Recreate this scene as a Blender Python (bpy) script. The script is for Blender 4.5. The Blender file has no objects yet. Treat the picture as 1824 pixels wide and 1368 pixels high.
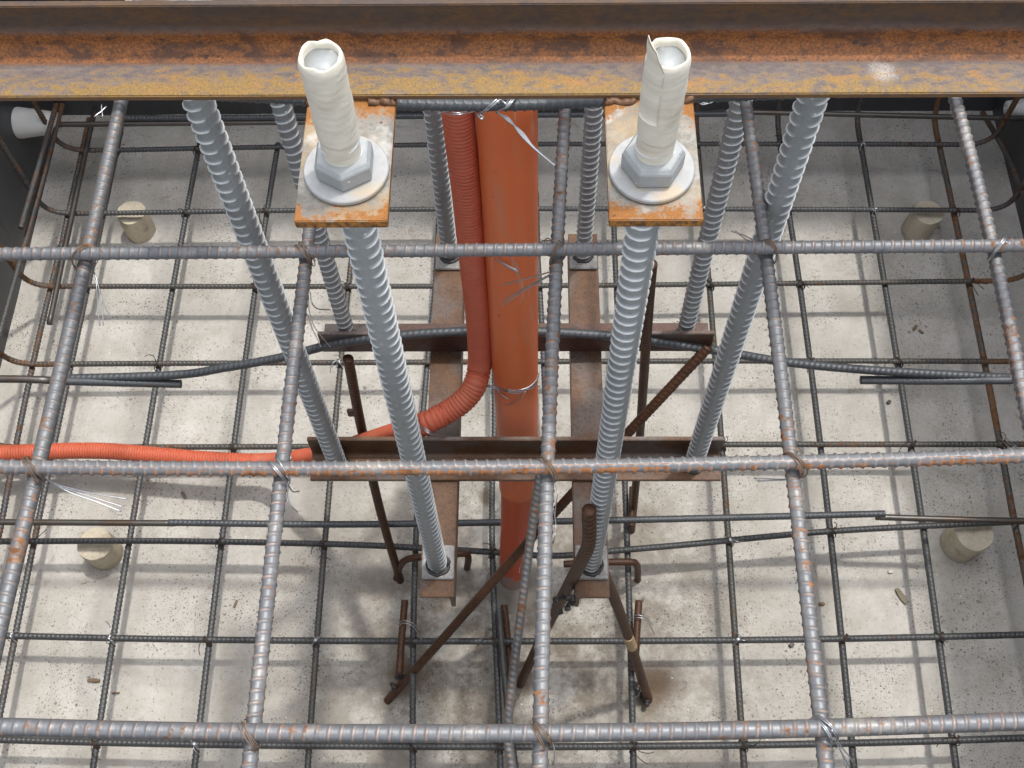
import bpy, math, random
import numpy as np
from mathutils import Vector, Matrix
rng = np.random.default_rng(11); random.seed(11)
SC = bpy.context.scene
COL = SC.collection
# ------------------------------------------------------------------ camera
F, PIT, YAW, ROLL = 2006.0, 1.093334, 0.034897, -0.032297
CAM = np.array([0.0302726, -1.0488143, 2.2146727])
_r = np.array([math.cos(YAW), math.sin(YAW), 0.0]); _h = np.array([-math.sin(YAW), math.cos(YAW), 0.0]); _z = np.array([0, 0, 1.0])
_f = _h * math.cos(PIT) - _z * math.sin(PIT); _u = _h * math.sin(PIT) + _z * math.cos(PIT)
cr, sr = math.cos(ROLL), math.sin(ROLL)
RIGHT = cr * _r + sr * _u; UP = -sr * _r + cr * _u; FWD = _f
def ray(u, v): return FWD + RIGHT * ((u - 912) / F) + UP * ((684 - v) / F)
def at(u, v, z):                       # measured photo point -> world point at a known height
    d = ray(u, v); return CAM + d * ((z - CAM[2]) / d[2])
def aty(u, v, y):                      # ... on a vertical plane at a known y
    d = ray(u, v); return CAM + d * ((y - CAM[1]) / d[1])
def atx(u, v, x):
    d = ray(u, v); return CAM + d * ((x - CAM[0]) / d[0])
def atd(u, v, t): return CAM + ray(u, v) * t
cam = bpy.data.cameras.new('camera'); co = bpy.data.objects.new('camera', cam); COL.objects.link(co)
cam.sensor_width = 36; cam.lens = 36 * F / 1824; cam.clip_end = 100; cam.clip_start = 0.02
co.matrix_world = Matrix(((RIGHT[0], UP[0], -FWD[0], CAM[0]), (RIGHT[1], UP[1], -FWD[1], CAM[1]), (RIGHT[2], UP[2], -FWD[2], CAM[2]), (0, 0, 0, 1)))
SC.camera = co
# ------------------------------------------------------------------ light
SUNV = Vector((0.185, 0.18, 1.0)).normalized()
w = bpy.data.worlds.new('World'); SC.world = w; w.use_nodes = True
nt = w.node_tree; nt.nodes.clear()
sky = nt.nodes.new('ShaderNodeTexSky'); sky.sky_type = 'NISHITA'; sky.sun_disc = False
sky.sun_elevation = math.asin(SUNV.z); sky.sun_rotation = math.atan2(SUNV.x, SUNV.y)
sky.dust_density = 2.5; sky.ozone_density = 1.0
bg = nt.nodes.new('ShaderNodeBackground'); bg.inputs[1].default_value = 0.15
wo = nt.nodes.new('ShaderNodeOutputWorld')
hs = nt.nodes.new('ShaderNodeHueSaturation'); hs.inputs['Saturation'].default_value = .28; nt.links.new(sky.outputs[0], hs.inputs['Color']); nt.links.new(hs.outputs[0], bg.inputs[0]); nt.links.new(bg.outputs[0], wo.inputs[0])
sl = bpy.data.lights.new('sun', 'SUN'); sl.energy = 0.82; sl.angle = math.radians(2.1); sl.color = (1.0, 0.96, 0.89)
so = bpy.data.objects.new('sun', sl); COL.objects.link(so); so.rotation_euler = SUNV.to_track_quat('Z', 'Y').to_euler(); so.location = (1, 1, 6)
SC.view_settings.view_transform = 'Standard'; SC.view_settings.look = 'None'; SC.view_settings.gamma = 1.0
SC.view_settings.exposure = 1.41
# ------------------------------------------------------------------ materials
class M:
    def __init__(s, name, coord='Object'):
        s.m = bpy.data.materials.new(name); s.m.use_nodes = True; s.t = s.m.node_tree
        s.b = s.t.nodes['Principled BSDF']; s.tc = s.t.nodes.new('ShaderNodeTexCoord').outputs[coord]
        oi = s.t.nodes.new('ShaderNodeObjectInfo'); s.rand = oi.outputs['Random']
        if coord == 'Object':
            mu = s.math('MULTIPLY', s.rand, 37.0)
            cb = s.t.nodes.new('ShaderNodeCombineXYZ')
            for i in range(3): s.t.links.new(mu, cb.inputs[i])
            va = s.t.nodes.new('ShaderNodeVectorMath'); va.operation = 'ADD'
            s.t.links.new(s.tc, va.inputs[0]); s.t.links.new(cb.outputs[0], va.inputs[1]); s.v = va.outputs[0]
        else: s.v = s.tc
    def L(s, a, b): s.t.links.new(a, b)
    def sock(s, n, i, x):
        if isinstance(x, (int, float)): n.inputs[i].default_value = x
        elif isinstance(x, (tuple, list)): n.inputs[i].default_value = (*x, 1.0) if len(x) == 3 and n.inputs[i].type == 'RGBA' else x
        else: s.L(x, n.inputs[i])
    def math(s, op, a, b=0.0, clamp=False):
        n = s.t.nodes.new('ShaderNodeMath'); n.operation = op; n.use_clamp = clamp
        s.sock(n, 0, a); s.sock(n, 1, b); return n.outputs[0]
    def noise(s, scale, detail=4, rough=.55, vec=None, stretch=None, dist=0.0):
        v = vec or s.v
        if stretch:
            mp = s.t.nodes.new('ShaderNodeMapping'); mp.inputs['Scale'].default_value = stretch; s.L(v, mp.inputs[0]); v = mp.outputs[0]
        n = s.t.nodes.new('ShaderNodeTexNoise'); n.inputs['Scale'].default_value = scale; n.inputs['Detail'].default_value = detail
        n.inputs['Roughness'].default_value = rough; n.inputs['Distortion'].default_value = dist; s.L(v, n.inputs['Vector']); return n.outputs[0]
    def ramp(s, x, a, b, lo=0.0, hi=1.0):
        n = s.t.nodes.new('ShaderNodeMapRange'); n.interpolation_type = 'SMOOTHSTEP'
        s.sock(n, 0, x); n.inputs[1].default_value = a; n.inputs[2].default_value = b; n.inputs[3].default_value = lo; n.inputs[4].default_value = hi; return n.outputs[0]
    def mix(s, f, a, b):
        n = s.t.nodes.new('ShaderNodeMix'); n.data_type = 'RGBA'; s.sock(n, 0, f)
        s.sock(n, 6, a); s.sock(n, 7, b); return n.outputs[2]
    def specks(s, scale, size, keep, vec=None):
        n = s.t.nodes.new('ShaderNodeTexVoronoi'); n.inputs['Scale'].default_value = scale; s.L(vec or s.v, n.inputs['Vector'])
        d = s.ramp(n.outputs['Distance'], size * .6, size, 1, 0)
        sp = s.t.nodes.new('ShaderNodeSeparateColor'); s.L(n.outputs['Color'], sp.inputs[0])
        k = s.ramp(sp.outputs[0], keep, keep + .02); return s.math('MULTIPLY', d, k)
    def attr(s, name):
        n = s.t.nodes.new('ShaderNodeAttribute'); n.attribute_name = name; return n.outputs['Fac']
    def xyz(s, vec=None):
        n = s.t.nodes.new('ShaderNodeSeparateXYZ'); s.L(vec or s.tc, n.inputs[0]); return n.outputs
    def bump(s, h, strength, dist=.002):
        n = s.t.nodes.new('ShaderNodeBump'); n.inputs['Strength'].default_value = strength; n.inputs['Distance'].default_value = dist
        s.L(h, n.inputs['Height']); s.L(n.outputs[0], s.b.inputs['Normal'])
    def out(s, col=None, rough=None, metal=None, spec=None):
        for k, x in (('Base Color', col), ('Roughness', rough), ('Metallic', metal), ('Specular IOR Level', spec)):
            if x is not None: s.sock(s.b, k, x)
        return s.m

def mat_floor():
    m = M('blinding_concrete'); m.v = m.tc
    big = m.noise(3.4, 4, .55); mid = m.noise(11, 5, .6); fine = m.noise(90, 4, .65)
    c = m.mix(m.ramp(big, .35, .65), (.50, .48, .445), (.585, .563, .525))
    c = m.mix(m.ramp(mid, .35, .7, 0, .6), c, (.40, .375, .33))
    c = m.mix(m.ramp(fine, .45, .75, 0, .38), c, (.36, .335, .30))
    x = m.xyz()
    # trodden mud round the frame legs and grime in the middle of the pit
    vm = m.t.nodes.new('ShaderNodeVectorMath'); vm.operation = 'DISTANCE'; m.L(m.tc, vm.inputs[0]); vm.inputs[1].default_value = (.02, -.50, 0)
    near = m.ramp(vm.outputs['Value'], .12, .72, 1, 0)
    mud = m.math('MULTIPLY', near, m.ramp(m.math('ADD', m.math('MULTIPLY', m.noise(9, 5, .7), .7), m.math('MULTIPLY', m.noise(60, 5, .75), .3)), .36, .60))
    c = m.mix(m.math('MULTIPLY', mud, .9), c, (.16, .132, .10))
    smear = m.ramp(m.noise(6, 6, .72, stretch=(1, 1.6, 1)), .50, .72, 0, .42); c = m.mix(smear, c, (.30, .26, .21))
    for p, r, k in (((-.165, -.335), .07, .8), ((-.21, -.55), .06, .85), ((.275, -.565), .075, .9), ((.26, -.22), .05, .5), ((.02, -.55), .05, .6), ((-.06, -.17), .028, .8)):
        d = m.t.nodes.new('ShaderNodeVectorMath'); d.operation = 'DISTANCE'; m.L(m.tc, d.inputs[0]); d.inputs[1].default_value = (*p, 0)
        a = m.math('ADD', d.outputs['Value'], m.math('MULTIPLY', m.math('SUBTRACT', mid, .5), r * 1.1))
        c = m.mix(m.ramp(a, r * .25, r, k, 0), c, (.115, .075, .045) if k > .55 and k != .8 else (.16, .12, .085))
    dens = m.ramp(m.noise(6, 4, .6), .38, .62)
    for sc, sz, kp in ((330, .36, .50), (210, .34, .50), (120, .28, .58), (60, .19, .74), (27, .13, .88)):
        f = m.math('MULTIPLY', m.specks(sc, sz, kp), m.math('ADD', m.math('MULTIPLY', dens, .62), .08))
        c = m.mix(f, c, (.10, .088, .075))
    c = m.mix(m.math('MULTIPLY', m.specks(75, .16, .93), .8), c, (.72, .70, .66))
    h = m.math('ADD', m.math('MULTIPLY', mid, .7), m.math('MULTIPLY', fine, .35)); h = m.math('SUBTRACT', h, m.math('MULTIPLY', m.specks(120, .26, .62), .5))
    tw = m.t.nodes.new('ShaderNodeTexWave'); tw.inputs['Scale'].default_value = 3.2; tw.inputs['Distortion'].default_value = 9; tw.inputs['Detail'].default_value = 4; tw.inputs['Detail Scale'].default_value = 1.6; m.L(m.tc, tw.inputs['Vector'])
    c = m.mix(m.ramp(tw.outputs['Fac'], .72, 1.0, 0, .22), c, (.36, .335, .295))
    drip = m.math('MULTIPLY', m.ramp(m.noise(17, 4, .7), .60, .70), m.ramp(m.noise(150, 3, .6), .40, .62)); c = m.mix(m.math('MULTIPLY', drip, .65), c, (.27, .20, .13))
    h = m.math('ADD', h, m.math('MULTIPLY', tw.outputs['Fac'], .25))
    m.bump(h, .6, .004)
    return m.out(c, .9, 0, .25)

def mat_rebar(name, steel, rust, amount, metal=.25, strip=0.0, ribrust=.10, ends=0.0, tan=0.0):
    m = M(name); rib = m.attr('rib'); th = m.attr('th')
    n1 = m.noise(45, 6, .7); n2 = m.noise(420, 4, .7); n3 = m.noise(7, 3, .5); n4 = m.noise(150, 4, .65)
    s = m.mix(n2, tuple(x * .72 for x in steel), tuple(min(1, x * 1.25) for x in steel))
    s = m.mix(m.ramp(n4, .5, .75, 0, .55), s, tuple(x * .55 for x in steel))
    f = m.math('ADD', m.math('MULTIPLY', n1, .5), m.math('MULTIPLY', n4, .4)); f = m.math('ADD', f, m.math('MULTIPLY', n3, .3))
    f = m.math('ADD', f, m.math('MULTIPLY', rib, ribrust))
    if ends:
        x = m.xyz(); ex = m.math('ADD', m.ramp(m.math('ABSOLUTE', x[0]), .88, 1.05, 0, ends), m.ramp(x[1], .62, .76, 0, ends)); f = m.math('ADD', f, ex)
    if strip: f = m.math('ADD', f, m.math('MULTIPLY', m.math('MULTIPLY', m.ramp(th, .03, .07), m.ramp(th, .30, .36, 1, 0)), strip))
    f = m.ramp(f, .84 - amount, .95 - amount)
    if tan:      # ribs rubbed and dusted a dry pinkish tan, and caked splashes of cement
        s = m.mix(m.math('MULTIPLY', m.math('MULTIPLY', m.ramp(rib, .3, .8), m.ramp(m.noise(60, 4, .7), .38, .62)), tan), s, (.34, .25, .20))
        s = m.mix(m.math('MULTIPLY', m.ramp(m.noise(22, 6, .75), .52, .70), tan), s, (.36, .33, .29))
    r = m.mix(n2, tuple(x * .5 for x in rust), tuple(min(1, x * 1.5) for x in rust)); r = m.mix(m.ramp(n1, .5, .68), r, tuple(x * .45 for x in rust))
    c = m.mix(f, s, r)
    m.bump(m.math('ADD', n2, n4), .3, .0005)
    return m.out(c, m.ramp(f, 0, 1, .46, .9), m.ramp(f, 0, .6, metal, 0), .45)

def mat_solid(name, col, rough=.6, var=.25, scale=40, metal=0.0, bump=.2, stain=None, stain_amt=.5, spec=.4, stretch=None):
    m = M(name); n = m.noise(scale, 5, .6, stretch=stretch); n2 = m.noise(scale * .22, 3, .55, stretch=stretch)
    c = m.mix(n, tuple(x * (1 - var) for x in col), tuple(min(1, x * (1 + var)) for x in col))
    if stain: c = m.mix(m.ramp(n2, .5, .72, 0, stain_amt), c, stain)
    m.bump(n, bump, .0008)
    return m.out(c, rough, metal, spec)

def mat_rust_steel(name, dark, mid, orange, amt=.5, grey=None, scale=1.0, metal=.1):
    m = M(name); n = m.noise(38 * scale, 7, .72); n2 = m.noise(210 * scale, 5, .72); n3 = m.noise(620 * scale, 3, .65); n0 = m.noise(11 * scale, 4, .6)
    c = m.mix(m.ramp(m.math('ADD', m.math('MULTIPLY', n, .6), m.math('MULTIPLY', n2, .4)), .36, .62), dark, mid)
    c = m.mix(m.ramp(n3, .4, .7, 0, .45), c, tuple(x * 1.7 for x in mid))
    if grey: c = m.mix(m.math('MULTIPLY', m.ramp(n0, .48, .62), m.ramp(n2, .3, .6, .3, 1)), c, grey)
    o = m.math('ADD', m.math('MULTIPLY', n, .65), m.math('MULTIPLY', n2, .4)); o = m.math('ADD', o, m.math('MULTIPLY', n0, .25)); o = m.ramp(o, .76 - .3 * (amt - .5), .86 - .3 * (amt - .5))
    c = m.mix(o, c, m.mix(n3, tuple(x * .5 for x in orange), tuple(min(1, x * 1.25) for x in orange)))
    c = m.mix(m.math('MULTIPLY', m.specks(260 * scale, .28, .74), .75), c, tuple(x * .4 for x in dark))
    m.bump(m.math('ADD', n2, n3), .4, .0006)
    return m.out(c, m.ramp(o, 0, 1, .5, .92), metal, .4)

def mat_beam():
    # rolled angle left in the weather: mill scale, ochre bloom on the outer half of the flat leg, orange rust in the root
    m = M('weathered_angle_steel'); x = m.xyz()          # object axes: x along, y back, z up (toe at y=0)
    a = m.noise(24, 6, .7, stretch=(.5, 1.6, 1.6)); b = m.noise(190, 6, .74, stretch=(.55, 1, 1)); d = m.noise(520, 5, .7); e = m.noise(6, 4, .6, stretch=(1, 2, 2))
    scale_c = m.mix(m.ramp(b, .3, .7), (.085, .066, .062), (.16, .13, .122))
    c = m.mix(m.ramp(m.noise(90, 5, .65, stretch=(.08, 1, 1)), .48, .75, 0, .7), scale_c, (.21, .17, .155))
    c = m.mix(m.ramp(d, .45, .75, 0, .5), c, (.10, .065, .045))
    flat = m.ramp(x[2], .0085, .016, 1, 0)
    toe = m.math('MULTIPLY', m.ramp(x[1], .001, .046, 1, 0), flat)
    o = m.math('ADD', m.math('MULTIPLY', b, .95), m.math('MULTIPLY', toe, .30)); o = m.math('ADD', o, m.math('MULTIPLY', a, .35)); o = m.math('ADD', o, m.math('MULTIPLY', e, .25))
    oc = m.mix(m.ramp(d, .15, .85), (.10, .060, .018), (.31, .18, .042)); oc = m.mix(m.ramp(a, .5, .72, 0, .7), oc, (.33, .135, .028))
    of = m.math('MULTIPLY', m.ramp(o, .90, 1.12), flat)
    c = m.mix(of, c, oc)
    rp = m.math('ADD', x[1], m.math('MULTIPLY', m.math('SUBTRACT', b, .5), .008))
    root = m.math('MULTIPLY', m.ramp(rp, .0255, .032), m.ramp(m.math('ADD', x[2], m.math('MULTIPLY', m.math('SUBTRACT', b, .5), .010)), .020, .030, 1, 0))
    rf = m.math('MULTIPLY', root, m.ramp(m.math('ADD', b, m.math('MULTIPLY', a, .4)), .42, .62, .6, 1))
    rc = m.mix(m.ramp(d, .3, .7), (.085, .030, .010), (.27, .098, .022)); rc = m.mix(m.ramp(m.noise(70, 5, .7, stretch=(.6, 1, 1)), .48, .62, 0, .85), rc, (.06, .026, .014)); rc = m.mix(m.ramp(b, .57, .66), rc, (.035, .017, .010))
    c = m.mix(rf, c, rc)
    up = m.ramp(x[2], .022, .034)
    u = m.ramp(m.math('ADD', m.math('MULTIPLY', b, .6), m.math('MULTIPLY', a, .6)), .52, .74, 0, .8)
    c = m.mix(m.math('MULTIPLY', up, .85), c, (.046, .030, .022))  # upright leg faces away from the sun; its shade is darkened into the colour
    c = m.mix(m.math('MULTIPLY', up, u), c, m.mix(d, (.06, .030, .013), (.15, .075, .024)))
    edge = m.ramp(x[2], .0046, .0034); edge = m.math('MULTIPLY', edge, m.ramp(x[1], .0012, .0004))
    c = m.mix(m.math('MULTIPLY', edge, .85), c, m.mix(b, (.07, .04, .03), (.20, .10, .04)))
    c = m.mix(m.math('MULTIPLY', m.specks(420, .3, .72), .6), c, (.05, .035, .03))
    c = m.mix(m.math('MULTIPLY', m.specks(60, .06, .86), .8), c, (.7, .68, .62))
    sp = m.t.nodes.new('ShaderNodeVectorMath'); sp.operation = 'DISTANCE'; m.L(m.tc, sp.inputs[0]); sp.inputs[1].default_value = SPL
    spl = m.math('MULTIPLY', m.ramp(m.math('ADD', sp.outputs['Value'], m.math('MULTIPLY', m.math('SUBTRACT', b, .5), .03)), .002, .013, 1, 0), m.ramp(m.noise(700, 4, .7), .30, .62))
    c = m.mix(m.math('MULTIPLY', spl, .55), c, (.55, .51, .45))
    m.bump(m.math('ADD', b, m.math('MULTIPLY', d, .6)), .4, .0006)
    return m.out(c, .62, .08, .45)

def mat_galv(name, k=1.0):
    m = M(name); rib = m.attr('rib'); n = m.noise(60, 5, .65); n2 = m.noise(520, 3, .65); n3 = m.noise(170, 4, .7)
    c = m.mix(n, (.235 * k, .25 * k, .253 * k), (.35 * k, .366 * k, .368 * k)); c = m.mix(m.ramp(n3, .5, .75, 0, .5), c, (.38 * k, .40 * k, .40 * k))
    c = m.mix(m.ramp(rib, .25, .7, 0, .9), c, (.84, .86, .85))  # highlights along the ribs, painted near-white into the base colour
    c = m.mix(m.math('MULTIPLY', m.specks(160, .2, .88), .7), c, (.72, .73, .72)); c = m.mix(m.math('MULTIPLY', m.specks(230, .2, .9), .6), c, (.12, .12, .12)); m.bump(n2, .25, .0003)
    return m.out(c, m.ramp(n3, .3, .7, .36, .54), .12, .5)

def mat_plate():
    m = M('flame_cut_plate'); x = m.xyz(); n = m.noise(50, 7, .72); n2 = m.noise(300, 5, .72); n3 = m.noise(17, 4, .6); n4 = m.noise(900, 3, .6)
    c = m.mix(m.ramp(m.math('ADD', m.math('MULTIPLY', n, .6), m.math('MULTIPLY', n2, .4)), .35, .65), (.13, .118, .10), (.29, .275, .24))
    c = m.mix(m.ramp(n3, .42, .62, 0, .7), c, (.32, .225, .11))
    c = m.mix(m.ramp(m.noise(28, 4, .6), .56, .68, 0, .6), c, (.50, .49, .46))
    edge = m.ramp(x[1], .002, .034, .26, 0)                         # rust creeping in from the front cut edge and from the weld by the beam
    back = m.math('MULTIPLY', m.ramp(x[1], .060, .108, 0, .30), m.ramp(x[1], .16, .2, 1, 0)); bx = m.ramp(m.math('ABSOLUTE', x[0]), .022, .033, 0, .10)
    o = m.math('ADD', m.math('ADD', m.math('MULTIPLY', n, .62), m.math('MULTIPLY', n2, .42)), m.math('ADD', m.math('ADD', edge, back), bx))
    of = m.ramp(o, .69, .81)
    c = m.mix(of, c, m.mix(m.ramp(n4, .2, .8), (.19, .082, .025), (.37, .155, .038)))
    c = m.mix(m.ramp(m.math('ADD', o, m.math('MULTIPLY', n2, .3)), 1.08, 1.16), c, (.09, .045, .025))
    c = m.mix(m.math('MULTIPLY', m.specks(110, .16, .84), .85), c, (.05, .03, .02))
    ed = m.ramp(x[2], -.0005, -.002)
    c = m.mix(ed, c, m.mix(m.ramp(n2, .4, .6), (.11, .055, .025), (.38, .17, .035)))
    m.bump(m.math('ADD', n2, n), .35, .0006)
    return m.out(c, m.ramp(of, 0, 1, .38, .88), .2, .5)

def mat_tape():
    m = M('masking_tape'); x = m.xyz(); n = m.noise(30, 4, .6); n2 = m.noise(14, 4, .6, stretch=(1, 1, 3))
    c = m.mix(n, (.60, .56, .465), (.68, .645, .55)); c = m.mix(m.ramp(n2, .52, .72, 0, .65), c, (.47, .40, .30))
    wv = m.t.nodes.new('ShaderNodeTexWave'); wv.bands_direction = 'Z'; wv.inputs['Scale'].default_value = 55; wv.inputs['Distortion'].default_value = 5; wv.inputs['Detail'].default_value = 3; wv.inputs['Detail Scale'].default_value = 1.2
    m.L(m.v, wv.inputs['Vector']); m.bump(m.math('ADD', m.math('MULTIPLY', wv.outputs['Fac'], .3), m.math('MULTIPLY', m.noise(95, 5, .65, stretch=(.5, .5, 2.2), dist=1.2), 1.2)), .32, .0008)
    m.b.inputs['Subsurface Weight'].default_value = .05; m.b.inputs['Subsurface Radius'].default_value = (.003, .002, .001)
    return m.out(c, .62, 0, .35)

def mat_pipe():
    m = M('orange_pvc'); n = m.noise(9, 4, .6, stretch=(1, 1, .3)); n2 = m.noise(60, 4, .65, stretch=(1, 1, .12)); n3 = m.noise(26, 5, .7)
    c = m.mix(n, (.80, .165, .048), (.90, .21, .066)); c = m.mix(m.ramp(n2, .58, .70, 0, .25), c, (.55, .32, .20))
    c = m.mix(m.ramp(n3, .60, .72, 0, .35), c, (.46, .13, .045))
    sc = m.math('MULTIPLY', m.ramp(m.noise(160, 3, .6, stretch=(1, 1, .05)), .60, .66), m.ramp(m.noise(12, 3, .6), .5, .62)); c = m.mix(m.math('MULTIPLY', sc, .6), c, (.66, .42, .30))
    dst = m.ramp(m.noise(7, 5, .7), .48, .7, 0, .25); c = m.mix(dst, c, (.68, .24, .10)); c = m.mix(m.math('MULTIPLY', m.specks(45, .1, .88), .7), c, (.07, .035, .03))
    m.bump(n2, .1, .0004)
    return m.out(c, .42, 0, .45)

def mat_lower_pipe():
    m = M('red_pvc_smeared'); x = m.xyz(); n = m.noise(34, 5, .7); n2 = m.noise(12, 4, .6)
    c = m.mix(n2, (.60, .085, .028), (.68, .12, .04))
    f = m.math('ADD', m.ramp(x[2], .02, .22, .42, 0), m.math('MULTIPLY', n, .7)); c = m.mix(m.ramp(f, .58, .70, 0, .9), c, (.30, .28, .26))
    m.bump(n, .2, .001); return m.out(c, .5, 0, .4)

def mat_wall():
    m = M('film_faced_board'); n = m.noise(5, 5, .65, stretch=(1, 1, .5)); n2 = m.noise(60, 4, .65)
    c = m.mix(n, (.040, .042, .046), (.075, .078, .083)); c = m.mix(m.ramp(m.noise(3.5, 5, .7, stretch=(1.2, 1.2, .35)), .52, .74, 0, .6), c, (.15, .155, .16))
    m.bump(n2, .1, .001); return m.out(c, .42, 0, .4)

_sp = at(1572, 126, 1.6045); SPL = (_sp[0] - .017 , _sp[1] + .5032, .006)
MT = {}
MT['floor'] = mat_floor()
MT['top'] = mat_rebar('rebar_top', (.168, .172, .180), (.24, .12, .065), .185, .35, 0, .06, 0, .75)
MT['topstrip'] = mat_rebar('rebar_top_streaked', (.178, .182, .188), (.30, .125, .045), .135, .35, .135, .05, 0, .6)
MT['toprust'] = mat_rebar('rebar_top_rusty', (.165, .170, .176), (.30, .13, .048), .212, .35, 0, .05, 0, .5)
MT['bot'] = mat_rebar('rebar_bottom', (.088, .090, .092), (.15, .078, .040), .155, .3, 0, .02, .10)
MT['botrust'] = mat_rebar('rebar_bottom_rusty', (.092, .090, .084), (.19, .09, .038), .205, .25, 0, .02, .10)
MT['up'] = mat_rebar('rebar_bent', (.085, .085, .085), (.24, .075, .022), .20, .2)
MT['dark'] = mat_rebar('rebar_dark', (.085, .092, .10), (.22, .09, .035), .13, .25, 0, .06)
MT['rust'] = mat_rust_steel('rusted_rod', (.045, .024, .016), (.092, .042, .022), (.22, .085, .024), .42)
MT['rod'] = mat_solid('bright_tie_rod', (.13, .12, .11), .4, .3, 60, .6, .1, (.12, .07, .04), .6)
MT['angle'] = mat_rust_steel('rusty_section', (.052, .027, .016), (.118, .058, .027), (.38, .155, .030), .5, (.12, .10, .088), .8, .15)
MT['angledark'] = mat_rust_steel('brown_section', (.050, .028, .022), (.095, .050, .036), (.28, .11, .03), .25, (.13, .11, .10), .8, .2)
MT['foot'] = mat_rust_steel('ground_foot_plate', (.11, .105, .10), (.24, .235, .23), (.34, .15, .05), .3, (.27, .265, .26), 1.2, .3)
MT['weld'] = mat_solid('burnt_weld', (.06, .055, .055), .45, .6, 200, .5, .8)
MT['galv'] = mat_galv('galvanised_bar'); MT['nut'] = mat_galv('galvanised_nut', 1.05)
MT['washer'] = mat_solid('galvanised_washer', (.33, .333, .33), .55, .22, 160, .15, .4, (.42, .34, .24), .8)
MT['plate'] = mat_plate(); MT['beam'] = mat_beam(); MT['tape'] = mat_tape()
MT['pipe'] = mat_pipe(); MT['lower'] = mat_lower_pipe()
MT['conduit'] = mat_solid('orange_conduit', (.55, .125, .065), .5, .12, 60, 0, .05, (.52, .20, .12), .45)
MT['wall'] = mat_wall()
MT['mortar'] = mat_solid('mortar_spacer', (.56, .50, .39), .92, .28, 130, 0, 1.0, (.30, .24, .17), .55, .2)
MT['cement'] = mat_solid('spilt_cement', (.30, .275, .245), .92, .25, 60, 0, .8, (.19, .16, .13), .6, .2)
MT['cone'] = mat_solid('white_plastic', (.72, .72, .70), .4, .06, 30, 0, .05, (.60, .57, .50), .4)
MT['wire'] = mat_solid('tie_wire_bright', (.50, .51, .53), .3, .25, 80, .85, .05)
MT['wirerust'] = mat_solid('tie_wire_rusty', (.19, .13, .09), .5, .45, 120, .3, .1, (.30, .22, .17), .6)
MT['wiredark'] = mat_solid('tie_wire_dark', (.07, .05, .04), .6, .4, 120, .4, .1)
MT['wood'] = mat_solid('wood_chip', (.22, .15, .10), .85, .3, 200, 0, .4)
MT['leaf'] = mat_solid('dry_leaf', (.20, .17, .12), .8, .3, 120, 0, .4)
MT['tag'] = mat_solid('buff_tape', (.52, .38, .22), .75, .25, 90, 0, .3)
MT['board'] = mat_solid('grey_board', (.22, .21, .20), .85, .25, 12, 0, .3, (.12, .11, .1), .5)
MT['sheet'] = mat_solid('white_sheeting', (.55, .55, .52), .6, .1, 20, 0, .3, (.30, .28, .24), .4)
# ------------------------------------------------------------------ mesh helpers
def link(name, me, mat, parent=None):
    o = bpy.data.objects.new(name, me); COL.objects.link(o); me.materials.append(mat)
    if parent is not None: o.parent = parent
    return o
def make_mesh(name, V, quads, tris=None, attrs=None, smooth=True):
    me = bpy.data.meshes.new(name); V = np.asarray(V, np.float32)
    q = np.asarray(quads, np.int32).reshape(-1, 4); t = np.asarray(tris if tris is not None else [], np.int32).reshape(-1, 3)
    me.vertices.add(len(V)); me.vertices.foreach_set('co', V.ravel())
    me.loops.add(q.size + t.size); me.loops.foreach_set('vertex_index', np.concatenate([q.ravel(), t.ravel()]))
    me.polygons.add(len(q) + len(t))
    me.polygons.foreach_set('loop_start', np.concatenate([np.arange(len(q)) * 4, q.size + np.arange(len(t)) * 3]).astype(np.int32))
    me.update(calc_edges=True); me.validate()
    me.polygons.foreach_set('use_smooth', np.full(len(me.polygons), smooth))
    for k, a in (attrs or {}).items():
        me.attributes.new(k, 'FLOAT', 'POINT').data.foreach_set('value', np.asarray(a, np.float32).ravel())
    me.update(); return me
def resample(P, step):
    P = np.asarray(P, float); d = np.linalg.norm(np.diff(P, axis=0), axis=1); s = np.concatenate([[0], np.cumsum(d)])
    n = max(2, int(round(s[-1] / step)) + 1); q = np.linspace(0, s[-1], n)
    return np.stack([np.interp(q, s, P[:, i]) for i in range(3)], 1), q
def catmull(P, n=24):
    P = np.asarray(P, float); Q = np.vstack([2 * P[0] - P[1], P, 2 * P[-1] - P[-2]]); out = []
    t = np.linspace(0, 1, n, endpoint=False)[:, None]
    for i in range(1, len(Q) - 2):
        a, b, c, d = Q[i - 1], Q[i], Q[i + 1], Q[i + 2]
        out.append(.5 * (2 * b + (c - a) * t + (2 * a - 5 * b + 4 * c - d) * t ** 2 + (3 * b - a - 3 * c + d) * t ** 3))
    return np.vstack(out + [P[-1:]])
def corner(a, b, c, r, n=10):
    a, b, c = map(np.asarray, (a, b, c)); u = (a - b) / np.linalg.norm(a - b); v = (c - b) / np.linalg.norm(c - b)
    t = np.linspace(0, 1, n)[:, None]; p0, p1 = b + u * r, b + v * r
    return (1 - t) ** 2 * p0 + 2 * t * (1 - t) * b + t ** 2 * p1
def frames(P, ref):
    T = np.gradient(P, axis=0); T /= np.linalg.norm(T, axis=1)[:, None]
    n = np.asarray(ref, float); n = n - T[0] * (n @ T[0]); n /= np.linalg.norm(n); N = np.empty_like(P)
    for i in range(len(P)):
        n = n - T[i] * (n @ T[i]); n /= np.linalg.norm(n); N[i] = n
    return N, np.cross(T, N)
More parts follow.
